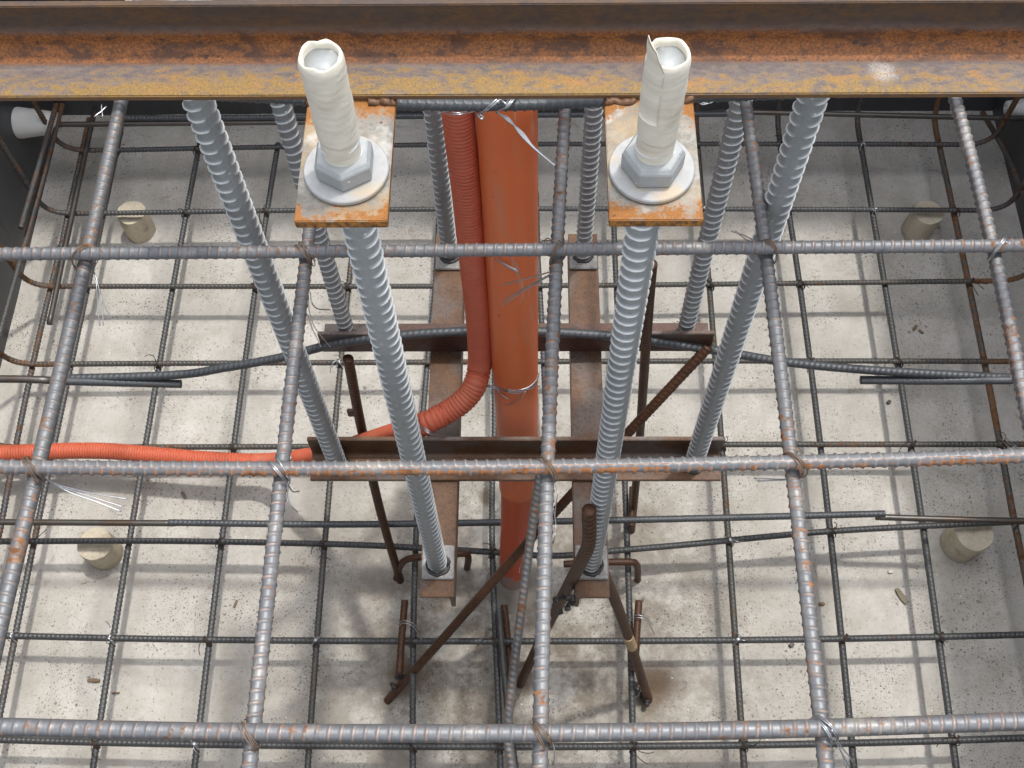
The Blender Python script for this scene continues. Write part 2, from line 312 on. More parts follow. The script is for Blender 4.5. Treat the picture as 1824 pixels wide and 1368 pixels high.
def tube_arrays(P, R, ref=(0, 0, 1), cap=True):
    N, B = frames(P, ref); n, m = R.shape
    th = np.arange(m) * 2 * math.pi / m
    V = P[:, None, :] + R[..., None] * (np.cos(th)[None, :, None] * N[:, None, :] + np.sin(th)[None, :, None] * B[:, None, :])
    i = np.arange(n - 1)[:, None] * m; j = np.arange(m)[None, :]; j2 = (j + 1) % m
    q = np.stack([i + j, i + j2, i + m + j2, i + m + j], -1).reshape(-1, 4)
    V = V.reshape(-1, 3); tr = []
    if cap:
        a = len(V); V = np.vstack([V, P[0], P[-1]]); k = np.arange(m); k2 = (k + 1) % m
        tr = np.vstack([np.stack([np.full(m, a), k2, k], 1), np.stack([np.full(m, a + 1), (n - 1) * m + k, (n - 1) * m + k2], 1)])
    return V, q, np.asarray(tr, int).reshape(-1, 3)
def plain_tube(name, pts, r, mat, parent=None, seg=14, step=.006, smooth_path=True, ref=(0, 0, 1)):
    P = catmull(pts) if smooth_path and len(pts) > 2 else np.asarray(pts, float)
    P, s = resample(P, step); R = np.full((len(P), seg), r)
    V, q, t = tube_arrays(P, R, ref); return link(name, make_mesh(name, V, q, t), mat, parent)
def join(parts):
    V, Q, T, o = [], [], [], 0
    for v, q, t in parts:
        V.append(v); Q.append(q + o); T.append(t + o); o += len(v)
    return np.vstack(V), np.vstack(Q), np.vstack(T)
def ribbed(name, P, mat, r=.006, h=.0008, pitch=.0088, seg=14, sub=6, ref=(0, 0, 1), turn=0.6, skew=.35, lrib=.7, wid=.30, parent=None, wob=0.0):
    """deformed bar: crescent ribs on two halves, longitudinal seam between them"""
    P, s = resample(P, pitch / sub)
    if wob:
        k = rng.uniform(0, 6, 3); P = P + wob * np.stack([np.sin(s * 5 + k[0]), np.sin(s * 4 + k[1]), .4 * np.sin(s * 6 + k[2])], 1)
    th = np.arange(seg) * 2 * math.pi / seg; tt = th
    half = np.where(tt < math.pi, 0, 1); t = (tt % math.pi) / math.pi
    win = np.sin(np.pi * t) ** .55; win = np.where(t < .02, 0, win)
    sg = np.where(half == 0, 1, -1)
    ph = (s[:, None] + (t - .5)[None, :] * skew * pitch * 2 * sg[None, :] + half[None, :] * pitch * .5) / pitch
    q = ph - np.floor(ph); b = np.clip(1 - ((q - .5) / wid) ** 2, 0, 1) * win[None, :]
    dist = np.minimum(t, 1 - t) * math.pi; lr = np.exp(-(dist / .16) ** 2)[None, :] * lrib
    b = np.maximum(b, lr); R = r - h * .35 + h * b
    ref = np.asarray(ref, float); V, qd, tr = tube_arrays(P, R, ref)
    # roll the section so the seam does not face straight up
    rib = np.concatenate([b.ravel() * np.ones(1), [0, 0]]); tha = np.concatenate([np.broadcast_to(tt / (2 * math.pi), R.shape).ravel(), [0, 0]])
    return link(name, make_mesh(name, V, qd, tr, {'rib': rib, 'th': tha}), mat, parent)
def roll(ref_axis, up, ang):
    a = Vector(ref_axis); v = Vector(up); return tuple(Matrix.Rotation(ang, 3, a) @ v)
def prism(name, poly, origin, ax, ay, an, length, mat, parent=None, bevel=.0012, seg=2, loc=None):
    """extrude a 2-D outline (ax, ay) along an"""
    origin, ax, ay, an = [np.asarray(x, float) for x in (origin, ax, ay, an)]
    n = len(poly); me = bpy.data.meshes.new(name)
    V = [tuple(origin + ax * p[0] + ay * p[1] + an * k) for k in (0, length) for p in poly]
    Fc = [tuple(range(n - 1, -1, -1)), tuple(range(n, 2 * n))] + [(i, (i + 1) % n, n + (i + 1) % n, n + i) for i in range(n)]
    me.from_pydata(V, [], Fc); 
    import bmesh
    bm = bmesh.new(); bm.from_mesh(me); bmesh.ops.recalc_face_normals(bm, faces=bm.faces)
    if bevel: bmesh.ops.bevel(bm, geom=[e for e in bm.edges if e.calc_face_angle(0) > .5], offset=bevel, segments=seg, affect='EDGES', clamp_overlap=True)
    bm.to_mesh(me); bm.free()
    for p in me.polygons: p.use_smooth = True
    o = link(name, me, mat, parent)
    try:
        me.set_sharp_from_angle(angle=math.radians(35))
    except Exception: pass
    return o
def box(name, lo, hi, mat, parent=None, bevel=.001):
    lo, hi = np.asarray(lo, float), np.asarray(hi, float); d = hi - lo
    return prism(name, [(0, 0), (d[0], 0), (d[0], d[1]), (0, d[1])], lo, (1, 0, 0), (0, 1, 0), (0, 0, 1), d[2], mat, parent, bevel)
def lathe(name, prof, mat, parent=None, seg=40, loc=(0, 0, 0), axis=None, jitter=0.0, smooth=True):
    prof = np.asarray(prof, float); n = len(prof); th = np.arange(seg) * 2 * math.pi / seg
    j = 1 + jitter * np.interp(np.arange(seg), np.linspace(0, seg, 9), np.r_[(z := rng.uniform(-1, 1, 8)), z[0]])
    V = np.stack([prof[:, 0][:, None] * np.cos(th) * j, prof[:, 0][:, None] * np.sin(th) * j, np.broadcast_to(prof[:, 1][:, None], (n, seg))], -1).reshape(-1, 3)
    i = np.arange(n - 1)[:, None] * seg; k = np.arange(seg)[None, :]; k2 = (k + 1) % seg
    q = np.stack([i + k, i + k2, i + seg + k2, i + seg + k], -1).reshape(-1, 4)
    o = link(name, make_mesh(name, V, q, smooth=smooth), mat, parent); o.location = loc
    if axis is not None: o.rotation_euler = Vector(axis).to_track_quat('Z', 'Y').to_euler()
    return o
def sharp(o, deg=40):
    try: o.data.set_sharp_from_angle(angle=math.radians(deg))
    except Exception: pass
def empty(name, loc=(0, 0, 0)):
    o = bpy.data.objects.new(name, None); COL.objects.link(o); o.location = loc; o.empty_display_size = .05; return o
def tag(o, label, cat, group=None, kind=None):
    o['label'] = label; o['category'] = cat
    if group: o['group'] = group
    if kind: o['kind'] = kind
    return o
def struct(o): o['kind'] = 'structure'; return o
ORD = ['first', 'second', 'third', 'fourth', 'fifth', 'sixth', 'seventh', 'eighth', 'ninth', 'tenth', 'eleventh', 'twelfth', 'thirteenth']
# ------------------------------------------------------------------ pit
XL, XR, YB, YF, HW = -1.160, 1.192, .868, -1.50, 1.98
zL, zT, zTT, zTL = .090, .1045, 1.375, 1.3615
def grid_sheet(name, x0, x1, y0, y1, nx, ny, amp, z):
    xs, ys = np.linspace(x0, x1, nx), np.linspace(y0, y1, ny); X, Y = np.meshgrid(xs, ys)
    Z = z + amp * (np.sin(X * 9 + 1) * np.cos(Y * 7) + .6 * np.sin(X * 23 + Y * 17) + .35 * np.sin(X * 51 - Y * 43 + 2))
    V = np.stack([X, Y, Z], -1).reshape(-1, 3); i = np.arange(ny - 1)[:, None] * nx; j = np.arange(nx - 1)[None, :]
    q = np.stack([i + j, i + j + 1, i + nx + j + 1, i + nx + j], -1).reshape(-1, 4); return make_mesh(name, V, q)
struct(link('floor', grid_sheet('floor', XL - .1, XR + .1, YF - .1, YB + .1, 160, 160, .0009, 0), MT['floor']))
T = .05
for nm, lo, hi, lb in (('formwork_board', (XL - T, YF, -.02), (XL, YB, HW), 'dark grey formwork board lining the left side of the pit'),
                       ('formwork_board', (XR, YF, -.02), (XR + T, YB, HW), 'dark grey formwork board lining the right side of the pit'),
                       ('formwork_board', (XL - T, YB, -.02), (XR + T, YB + T, HW), 'dark formwork board at the back below the rusty angle beam'),
                       ('formwork_board', (XL - T, YF - T, -.02), (XR + T, YF, 1.5), 'dark formwork board closing the near side of the pit')):
    tag(box(nm, lo, hi, MT['wall'], None, .002), lb, 'formwork', 'formwork boards round the pit')
g = .0
me = bpy.data.meshes.new('ground'); a0, b0, c0, d0 = XL - T - .003, XR + T + .003, YF - T - .003, YB + T + .003; B = 40; zg = 1.46
me.from_pydata([(-B, -B, zg), (B, -B, zg), (B, B, zg), (-B, B, zg), (a0, c0, zg), (b0, c0, zg), (b0, d0, zg), (a0, d0, zg)], [], [(0, 1, 5, 4), (1, 2, 6, 5), (2, 3, 7, 6), (3, 0, 4, 7)])
struct(link('ground', me, mat_solid('site_ground', (.30, .26, .21), .95, .3, 8, 0, .6, (.2, .17, .13), .6)))
# ------------------------------------------------------------------ bottom mat, bars running away from the camera
def poly_eval(t, pt, pv, lo, hi, deg):
    c = np.polyfit(pt, pv, deg); a, b = min(pt), max(pt); tc = np.clip(t, a, b); y = np.polyval(c, tc)
    c1 = np.polyfit(pt, pv, 1)[0]; return y + (t - tc) * c1 * .5
def away_bar(px, z, y0, y1, upstand=None, deg=2):
    W = np.array([at(u, v, z) for u, v in px]); t = np.linspace(y0, y1, 60)
    x = poly_eval(t, W[:, 1], W[:, 0], y0, y1, min(deg, len(px) - 1)); P = np.stack([x, t, np.full_like(t, z)], 1)
    if upstand:
        b = np.array([P[-1, 0], y1, z]); top = b + np.array([rng.uniform(-.01, .01), .0, upstand]); k = t < y1 - .06
        P = np.vstack([P[k], corner(P[k][-1], b, top, .055), [top]])
    return P
BL = {
 0: [(113, 437), (95, 476), (57, 656), (20, 849), (0, 935)],
 1: [(176, 440), (160, 476), (67, 945), (27, 1125), (3, 1262)],
 2: [(353, 267), (323, 437), (317, 469), (240, 909), (233, 932), (167, 1368)],
 3: [(497, 240), (470, 437), (453, 516), (400, 909), (400, 929), (347, 1368)],
 4: [(630, 437), (603, 663), (583, 909), (583, 929), (548, 1368)],
 5: [(775, 520), (744, 900), (736, 1112), (735, 1368)],
 6: [(881, 780), (878, 870), (875, 945), (883, 1150), (891, 1368)],
 7: [(958, 456), (966, 590), (975, 800)],
 8: [(1096, 476), (1111, 780), (1115, 932), (1128, 1368)],
 9: [(1255, 400), (1264, 523), (1294, 912), (1326, 1368)],
 10: [(1404, 380), (1419, 463), (1473, 912), (1479, 932), (1521, 1368)],
 11: [(1526, 217), (1561, 423), (1571, 466), (1638, 912), (1643, 932), (1704, 1368)],
 12: [(1663, 213), (1708, 420), (1716, 459), (1803, 912)]}
LLAB = ['thin rebar in the bottom mat lying nearest the left formwork board', 'bottom mat rebar hidden just under the leftmost thick top bar',
 'bottom mat rebar just right of the two left concrete spacers', 'bottom mat rebar left of the tall left galvanised rod, crossing two shadows',
 'bottom mat rebar passing left of the rusty leaning stake by the left angle', 'bottom mat rebar emerging from under the left rusty angle foot',
 'bottom mat rebar close along the left side of the orange pipe', 'short bottom mat rebar glimpsed just right of the orange pipe behind the frame',
 'bottom mat rebar passing right of the right angle foot and bent hook', 'bottom mat rebar below the right end of the front cross angle',
 'bottom mat rebar just right of the thick top bar that crosses the right side', 'bottom mat rebar just left of the two right concrete spacers',
 'rusty bottom mat rebar running beyond the right concrete spacers near the right board']
LBARS = {}
for k, px in BL.items():
    y1 = .70 if k in (2, 3, 4) else (.78 if k != 7 else .55); y0 = -1.44 if k != 7 else -.2
    P = away_bar(px, zL, y0, y1, upstand=(1.25 if k in (1, 9, 10, 11, 12) else None), deg=(2 if k not in (6,) else 3))
    o = ribbed('bottom_mat_bar', P, MT['botrust' if k in (4, 12, 9) else 'bot'], r=.0062, h=.0014, pitch=.0088, seg=12, sub=7, ref=(1, 0, .6), wob=.0006, wid=.2, skew=.2)
    tag(o, LLAB[k], 'rebar', 'bottom mat bars running away from the camera'); LBARS[k] = (P, o)
# ------------------------------------------------------------------ bottom mat, crosswise bars with legs bent up the boards
BT = {
 0: [(213, 267), (513, 262), (912, 257), (1246, 256), (1709, 258)],
 1: [(183, 380), (520, 375), (912, 372), (1416, 373), (1733, 375)],
 2: [(117, 510), (576, 511), (1216, 506), (1766, 501)],
 3: [(97, 649), (600, 646), (1216, 643), (1800, 644)],
 4: [(250, 796), (490, 796), (1256, 792), (1824, 791)],
 5: [(0, 964), (300, 964), (608, 970), (745, 976), (870, 983), (985, 990), (1100, 980), (1216, 970), (1480, 946), (1824, 929)],
 6: [(23, 1132), (300, 1138), (608, 1142), (900, 1142), (1216, 1142), (1500, 1137), (1824, 1130)],
 7: [(0, 1317), (300, 1324), (608, 1330), (912, 1330), (1216, 1329), (1824, 1314)]}
TLAB = ['bottom crosswise rebar farthest back, tied behind the far spacers', 'bottom crosswise rebar lying on the two far concrete spacers',
 'bottom crosswise rebar just below the farthest thick top crossbar, left leg rusty', 'bottom crosswise rebar level with the arched bar, orange bend at left board',
 'bottom crosswise rebar running beside the loose orange conduit', 'sagging bottom crosswise rebar lying on the two near concrete spacers',
 'straight bottom crosswise rebar crossed by the long diagonal rusty brace', 'nearest bottom crosswise rebar just below the nearest thick top crossbar']
TBARS = {}
def cross_bar(px, z, x0, x1, deg, up=1.2):
    W = np.array([at(u, v, z) for u, v in px]); t = np.linspace(x0, x1, 70)
    if deg: y = poly_eval(t, W[:, 0], W[:, 1], x0, x1, deg)
    else:
        Q = catmull(W); Q = np.vstack([[x0, Q[0, 1], z], Q, [x1, Q[-1, 1], z]]); i = np.argsort(Q[:, 0]); y = np.interp(t, Q[i, 0], Q[i, 1])
    P = np.stack([t, y, np.full_like(t, z)], 1)
    if up:
        kl = (t > x0 + .07) & (t < x1 - .07); a, b = np.array([x0, y[0], z]), np.array([x1, y[-1], z])
        ta = a + np.array([-.012, rng.uniform(-.01, .02), up]); tb = b + np.array([.008, rng.uniform(-.01, .02), up])
        P = np.vstack([[ta], corner(ta, a, P[kl][0], .06), P[kl], corner(P[kl][-1], b, tb, .06), [tb]])
    return P
for k, px in BT.items():
    P = cross_bar(px, zT, -1.085, 1.115, 0 if k == 5 else 2)
    o = ribbed('bottom_mat_bar', P, MT['bot' if k in (6, 7, 1, 0, 5) else 'botrust'], r=.0060, h=.0014, pitch=.0088, seg=12, sub=7, ref=(0, 1, .5), wob=.0006, wid=.2, skew=.2)
    tag(o, TLAB[k], 'rebar', 'bottom mat bars running crosswise'); TBARS[k] = (P, o)
# horizontal bars on the boards
for pts, lb, mt in (([(97, 198), (68, 300), (37, 406)], 'short ribbed bar ending beside the left board, upper of a lapped pair', 'bot'),
                    ([(106, 205), (60, 370), (25, 480), (0, 592)], 'long ribbed bar running along the left board under the white cone', 'bot')):
    W = np.array([atx(u, v, -1.065) for u, v in pts]); W[:, 2] = np.linspace(W[0, 2], W[-1, 2], len(W))
    if pts[-1][0] == 0: W = np.vstack([W, W[-1] + (W[-1] - W[-2]) * 4])
    W = np.vstack([W[0] + (W[0] - W[1]) * .12, W])
    tag(ribbed('side_bar', catmull(W), MT[mt], r=.0058, h=.0009, seg=10, sub=4, ref=(1, 0, .6)), lb, 'rebar')
W = np.array([at(163, 222, .118), at(117, 437, .118), at(100, 520, .118), at(88, 577, .118)])
tag(plain_tube('tie_bar', np.vstack([W[0] + (W[0] - W[1]) * .15, W]), .0062, MT['rod'], step=.02, ref=(1, 0, 0)), 'smooth dark lap bar with welded end beside the leftmost bottom bar', 'rebar')
tag(plain_tube('tie_bar', [(-1.05, .822, .26), (-.3, .824, .262), (.5, .822, .26), (1.1, .822, .262)], .005, MT['rust'], step=.03), 'thin rusty rod fixed low along the back formwork board', 'rebar')
W = np.array([atx(1750, 200, 1.12), atx(1790, 270, 1.12), atx(1824, 345, 1.12)]); W = np.vstack([W, W[-1] + (W[-1] - W[-2]) * 3])
tag(ribbed('side_bar', catmull(W), MT['bot'], r=.0058, h=.0009, seg=10, sub=4, ref=(1, 0, .6)), 'ribbed bar running along the right formwork board', 'rebar')
# loose bars round the pipe
W = np.array([at(888, 1085, .112), at(896, 1180, .112), at(906, 1275, .112), at(918, 1368, .112)])
tag(ribbed('lap_bar', catmull(np.vstack([W, W[-1] + (W[-1] - W[-2]) * 2])), MT['bot'], r=.006, h=.0009, seg=10, sub=5, ref=(1, 0, .6)), 'dark short lap bar leaning beside the pipe-side bottom bar', 'rebar')
W = np.array([at(966, 822, .80), at(950, 925, .73), at(932, 1060, .66), at(905, 1288, .55), at(912, 1368, .52)])
tag(ribbed('sloping_bar', catmull(np.vstack([W, W[-1] + (W[-1] - W[-2]) * 2])), MT['toprust'], r=.0062, h=.0009, seg=12, sub=6, ref=(1, .3, .8)), 'thin sloping rebar with orange blotches left of the central top bar', 'rebar')
# ------------------------------------------------------------------ form ties between the side boards
def thread(name, P, r, mat, parent): return ribbed(name, P, mat, r=r, h=.0009, pitch=.0034, seg=12, sub=5, skew=.5, lrib=0, parent=parent)
def form_tie(lab, y, lpts, mid, rpts, threads=None):
    e = tag(empty('form_tie', (0, y, .1)), lab, 'form tie', 'form ties spanning between the side boards')
    inv = np.array([0, y, .1])
    lp = np.vstack([[XL + .005, lpts[0][1], lpts[0][2]], lpts]) - inv; rp = np.vstack([rpts, [XR - .005, rpts[-1][1], rpts[-1][2]]]) - inv
    plain_tube('rod', lp, .0062, MT['rod'], e, step=.02); plain_tube('rod', rp, .0062, MT['rod'], e, step=.02)
    ribbed('ribbed_bar', np.asarray(mid) - inv, MT['dark'], r=.0064, h=.0010, pitch=.0088, seg=12, sub=5, ref=(0, 1, .7), parent=e)
    for q in threads or []: thread('threaded_end', np.asarray(q) - inv, .0066, MT['dark'], e)
    return e
A = lambda pts, z: np.array([at(u, v, z) for u, v in pts])
form_tie('lower form tie running behind the far spacers below the rusty beam', .69, A([(85, 222), (500, 218), (560, 217)], .185), catmull(A([(213, 211), (540, 209), (912, 205), (1296, 203)], .197)), A([(1260, 201), (1343, 200), (1766, 210)], .185))
form_tie('lower form tie with ribbed middle just behind the near spacers', -.29, A([(0, 930), (150, 931), (313, 932)], .185), catmull(A([(300, 931), (608, 934), (912, 930), (1216, 924), (1576, 915)], .187)), A([(1560, 921), (1660, 924), (1824, 928)], .180))
yC = -.236
C_mid = np.array([aty(u, v, yC) for u, v in [(95, 675), (310, 668), (400, 655), (500, 637), (600, 612), (720, 597), (850, 590), (985, 592), (1120, 602), (1280, 625), (1400, 645), (1560, 660), (1800, 673)]])
C_l = np.array([aty(u, v, yC - .004) for u, v in [(0, 675), (95, 678)]]); C_lt = np.array([aty(u, v, yC - .006) for u, v in [(90, 678), (200, 681), (323, 684)]])
C_rt = np.array([aty(u, v, yC - .006) for u, v in [(1533, 677), (1660, 678), (1800, 677)]]); C_r = np.array([aty(u, v, yC - .004) for u, v in [(1790, 676), (1824, 677)]])
form_tie('arched upper form tie bowed over the rear cross angle behind the orange pipe', yC, C_l, catmull(C_mid), C_r, [C_lt, C_rt])
def cone(x, y, z, sgn, lab, rs=1.0):
    o = lathe('plastic_cone', [(0, 0), (.036, 0), (.0365, .004), (.033, .03), (.024, .092), (.021, .094), (.0085, .094), (.0085, .06)], MT['cone'], loc=(x, y, z), axis=(sgn, 0, 0)); sharp(o); o.scale = (rs, rs, rs)
    return tag(o, lab, 'form tie cone', 'plastic cones on the form ties')
cone(XL + .001, .686, .185, 1, 'white plastic cone on the left board at the far form tie')
cone(XR - .001, .715, .185, -1, 'white plastic cone on the right board at the far form tie', .68)
# ------------------------------------------------------------------ top mat
TLP = {0: [(215, 188), (160, 437), (148, 473), (53, 912), (50, 919), (0, 1099)], 1: [(548, 445), (545, 469), (493, 909), (492, 922), (443, 1368)],
       2: [(1006, 187), (993, 430), (991, 469), (975, 816), (973, 925), (963, 1368)], 3: [(1328, 177), (1359, 423), (1366, 463), (1419, 912), (1426, 922), (1471, 1368)],
       4: [(1703, 182), (1763, 420), (1776, 466), (1824, 709)]}
TLL = ['thick top mat bar leftmost in view, speckled with rust at its far end', 'thick top mat bar emerging under the left anchor plate',
       'central thick top mat bar in front of the orange pipe', 'thick top mat bar with orange rusted flanks crossing the right outer rod',
       'thick top mat bar rightmost in view, passing over the right board shadow']
TTP = {1: [(0, 452), (450, 449), (900, 446), (1380, 442), (1824, 437)], 2: [(0, 831), (450, 833), (912, 832), (1216, 828), (1500, 822), (1824, 812)],
       3: [(0, 1295), (450, 1303), (912, 1309), (1216, 1303), (1500, 1296), (1824, 1284)]}
TTL = {1: 'farthest blue-grey top crossbar in front of the pipe, passing behind the two nut-topped rods', 2: 'middle thick top crossbar with orange underside over the front cross angle', 3: 'nearest thick top crossbar with pinkish rusted ribs'}
TOPL, TOPT = {}, {}
rT = .0061
def top_bar(P, mt, ref): return ribbed('top_mat_bar', P, MT[mt], r=rT, h=.0011, pitch=.0088, seg=20, sub=10, ref=ref, skew=.12, lrib=.7, wid=.17, wob=.0004)
for k, px in TLP.items():
    P = away_bar(px, zTL, -1.44, .80); TOPL[k] = P
    tag(top_bar(P, ('toprust', 'top', 'toprust', 'toprust', 'top')[k], ((-.8, 0, .5), (.9, 0, .35), (.75, 0, .6), (-.85, 0, .4), (-.7, 0, .7))[k]), TLL[k], 'rebar', 'top mat bars running away from the camera')
for k, px in TTP.items():
    P = cross_bar(px, zTT, -1.14, 1.17, 2, up=0); TOPT[k] = P
    tag(top_bar(P, ('', 'top', 'topstrip', 'top')[k], ((0, 1, 0), (0, 1, .1), (0, -.30, .95), (0, 1, .25))[k]), TTL[k], 'rebar', 'top mat bars running crosswise')
zT0 = 1.386
W = np.array([at(-200, 146, zT0), at(350, 166, zT0), at(560, 177, zT0), at(700, 184, zT0), at(850, 187, zT0), at(960, 185, zT0), at(1070, 180, zT0), at(1400, 166, zT0), at(2000, 146, zT0)])
P0 = catmull(W); TOPT[0] = P0; tag(top_bar(P0, 'dark', (0, -.6, .8)), 'dark top crossbar glimpsed just under the rusty beam, bound to the pipe', 'rebar', 'top mat bars running crosswise')
for x in (-.58, -.785, .65, .855):
    P = np.stack([np.full(30, x), np.linspace(-1.44, .8, 30), np.full(30, zTL)], 1); o = ribbed('top_mat_bar', P, MT['top'], r=rT, h=.001, pitch=.0092, seg=8, sub=3, ref=(1, 0, .5))
    tag(o, {-.58: 'top mat bar just left of the view', -.785: 'top mat bar near the left board, outside the view', .65: 'top mat bar just right of the view', .855: 'top mat bar near the right board, outside the view'}[x], 'rebar', 'top mat bars running away from the camera')
# ------------------------------------------------------------------ anchor frame
OX, OY, R8 = .0091, -.3146, .272
zFL = .742; th_ = .006; zFT = zFL + th_                # long angles' top, cross angles' flat top
OCT = [(-.3827, -.9239), (.3827, -.9239), (-.9239, -.3827), (.9239, -.3827), (-.9239, .3827), (.9239, .3827), (-.3827, .9239), (.3827, .9239)]
LANG = .046
def angle_outline(a, b, t, r=.006, n=6):
    """legs along +x (a) and +y (b) with a filleted root"""
    p = [(0, 0), (a, 0), (a, t)]; c = np.array([t + r, t + r])
    p += [(c[0] - r * math.sin(q), c[1] - r * math.cos(q)) for q in np.linspace(0, math.pi / 2, n)]
    return p + [(t, b), (0, b)]
for s, lb in ((-1, 'rusty steel angle running away under the left nut-topped rod, grey patch at far end'), (1, 'rusty steel angle running away under the right nut-topped rod')):
    e = tag(empty('steel_angle', (OX + s * .104, OY, zFL)), lb, 'steel angle', 'steel angles of the anchor base frame')
    xi = -s * .0225   # inner edge carries the hanging leg
    prism('angle_section', angle_outline(LANG, LANG, th_), (xi, -.2945, 0), (s, 0, 0), (0, 0, -1), (0, 1, 0), .589, MT['angle'], e, .0008)
    for yy in (-.2513, .2513):
        f = prism('foot_plate', [(-.0215, -.023), (.0215, -.023), (.0215, .025), (-.0215, .025)], (0, yy + (0.003 if yy < 0 else -.003), .0005), (1, 0, 0), (0, 1, 0), (0, 0, 1), .0055, MT['foot'], e, .0012)
        bead = []
        for k in range(26):
            a = k / 26 * 2 * math.pi; bead.append((.0145 * math.cos(a) * rng.uniform(.92, 1.1), yy + .0145 * math.sin(a) * rng.uniform(.92, 1.1), .0066 + .0008 * rng.random()))
        bead.append(bead[0]); plain_tube('weld_bead', bead, .0024, MT['weld'], f, 8, .004)
    for o in list(e.children): pass
for s, lb in ((-1, 'front cross angle of the base frame below the middle top crossbar'), (1, 'rear cross angle of the base frame carrying the arched bar')):
    yc = OY + s * .104
    e = tag(empty('steel_angle', (OX, yc, zFL)), lb, 'steel angle', 'steel angles of the anchor base frame')
    yi = -s * .0225
    prism('angle_section', angle_outline(LANG, LANG + .006, th_), (-.289, yi, .0003), (0, s, 0), (0, 0, 1), (1, 0, 0), .578, MT['angle' if s < 0 else 'angledark'], e, .0008)
    for sx in (-1, 1):
        bead = []
        for k in range(26):
            a = k / 26 * 2 * math.pi; bead.append((sx * .2513 + .0138 * math.cos(a) * rng.uniform(.92, 1.1), .0138 * math.sin(a) * rng.uniform(.92, 1.05) , .0068 + .0008 * rng.random()))
        bead.append(bead[0]); plain_tube('weld_bead', bead, .0022, MT['weld'], e, 8, .004)
# template plates on top of the anchors
zPL = 1.5975
for s, lb in ((-1, 'rust-edged template plate under the left nut, running below the beam'), (1, 'rust-edged template plate under the right nut, running below the beam')):
    o = prism('template_plate', [(-.0313, 0), (.0313, 0), (.0313, .58), (-.0313, .58)], (0, 0, -.008), (1, 0, 0), (0, 1, 0), (0, 0, 1), .008, MT['plate'], None, .0007)
    o.location = (OX + s * .1055, -.6070, zPL); tag(o, lb, 'steel plate', 'template plates holding the anchor rods')
    for a_, b_ in ((-.031, -.010), (.012, .031)):
        q_ = [(x_, .1020 + rng.normal(0, .0008), .0008 + rng.normal(0, .0007)) for x_ in np.linspace(a_, b_, 9)]; plain_tube('weld_bead', q_, .0030, MT['angle'], o, 8, .002)
for s, lb in ((-1, 'template plate behind the beam, carrying the left outer anchor nuts'), (1, 'template plate behind the beam, carrying the right outer anchor nuts')):
    o = prism('template_plate', [(-.033, 0), (.033, 0), (.033, .31), (-.033, .31)], (0, 0, -.008), (1, 0, 0), (0, 1, 0), (0, 0, 1), .008, MT['plate'], None, .0007)
    o.location = (OX + s * .2513, OY - .155, zPL); tag(o, lb, 'steel plate', 'template plates holding the anchor rods')
# anchors: threaded bar, washer, nut, taped end
def anchor_bar_mesh(z0, z1, seam):
    P = np.array([(0, 0, z0), (0, 0, z1)]); pitch = .0136; P, s = resample(P, pitch / 12); seg = 40
    th = np.arange(seg) * 2 * math.pi / seg; half = np.where(th < math.pi, 0, 1); t = (th % math.pi) / math.pi
    win = np.clip(np.sin(math.pi * t) * 1.9 - .46, 0, 1) ** .5
    ph = (s[:, None] - (th / (2 * math.pi))[None, :] * pitch) / pitch; q = ph - np.floor(ph)
    b = np.exp(-((q - .5) / .085) ** 2) * win[None, :]
    flat = 1 - .035 * np.cos(th * 2) ** 2 * (np.abs(np.cos(th)) > .93)
    seamr = np.exp(-((np.minimum(t, 1 - t) * math.pi) / .07) ** 2) * .55
    R = (.0112 * flat)[None, :] + .0025 * b + .0009 * seamr[None, :]
    V, qd, tr = tube_arrays(P, R, (math.cos(seam), math.sin(seam), 0)); return make_mesh('anchor_bar', V, qd, tr, {'rib': np.concatenate([b.ravel(), [0, 0]])})
def hex_nut(name, af, h, rot):
    import bmesh
    bm = bmesh.new(); R = af / math.sqrt(3); ring = []
    for z, k in ((0, .97), (.0015, 1), (h - .0036, 1), (h, .87)):
        ring.append([bm.verts.new((R * k * math.cos(rot + i * math.pi / 3), R * k * math.sin(rot + i * math.pi / 3), z)) for i in range(6)])
    for a, b in zip(ring, ring[1:]):
        for i in range(6): bm.faces.new((a[i], a[(i + 1) % 6], b[(i + 1) % 6], b[i]))
    bm.faces.new(ring[0][::-1]); bm.faces.new(ring[-1]); bmesh.ops.recalc_face_normals(bm, faces=bm.faces)
    bmesh.ops.bevel(bm, geom=list(bm.edges), offset=.0005, segments=2, affect='EDGES')
    me = bpy.data.meshes.new(name); bm.to_mesh(me); bm.free()
    me.attributes.new('rib', 'FLOAT', 'POINT')
    return me
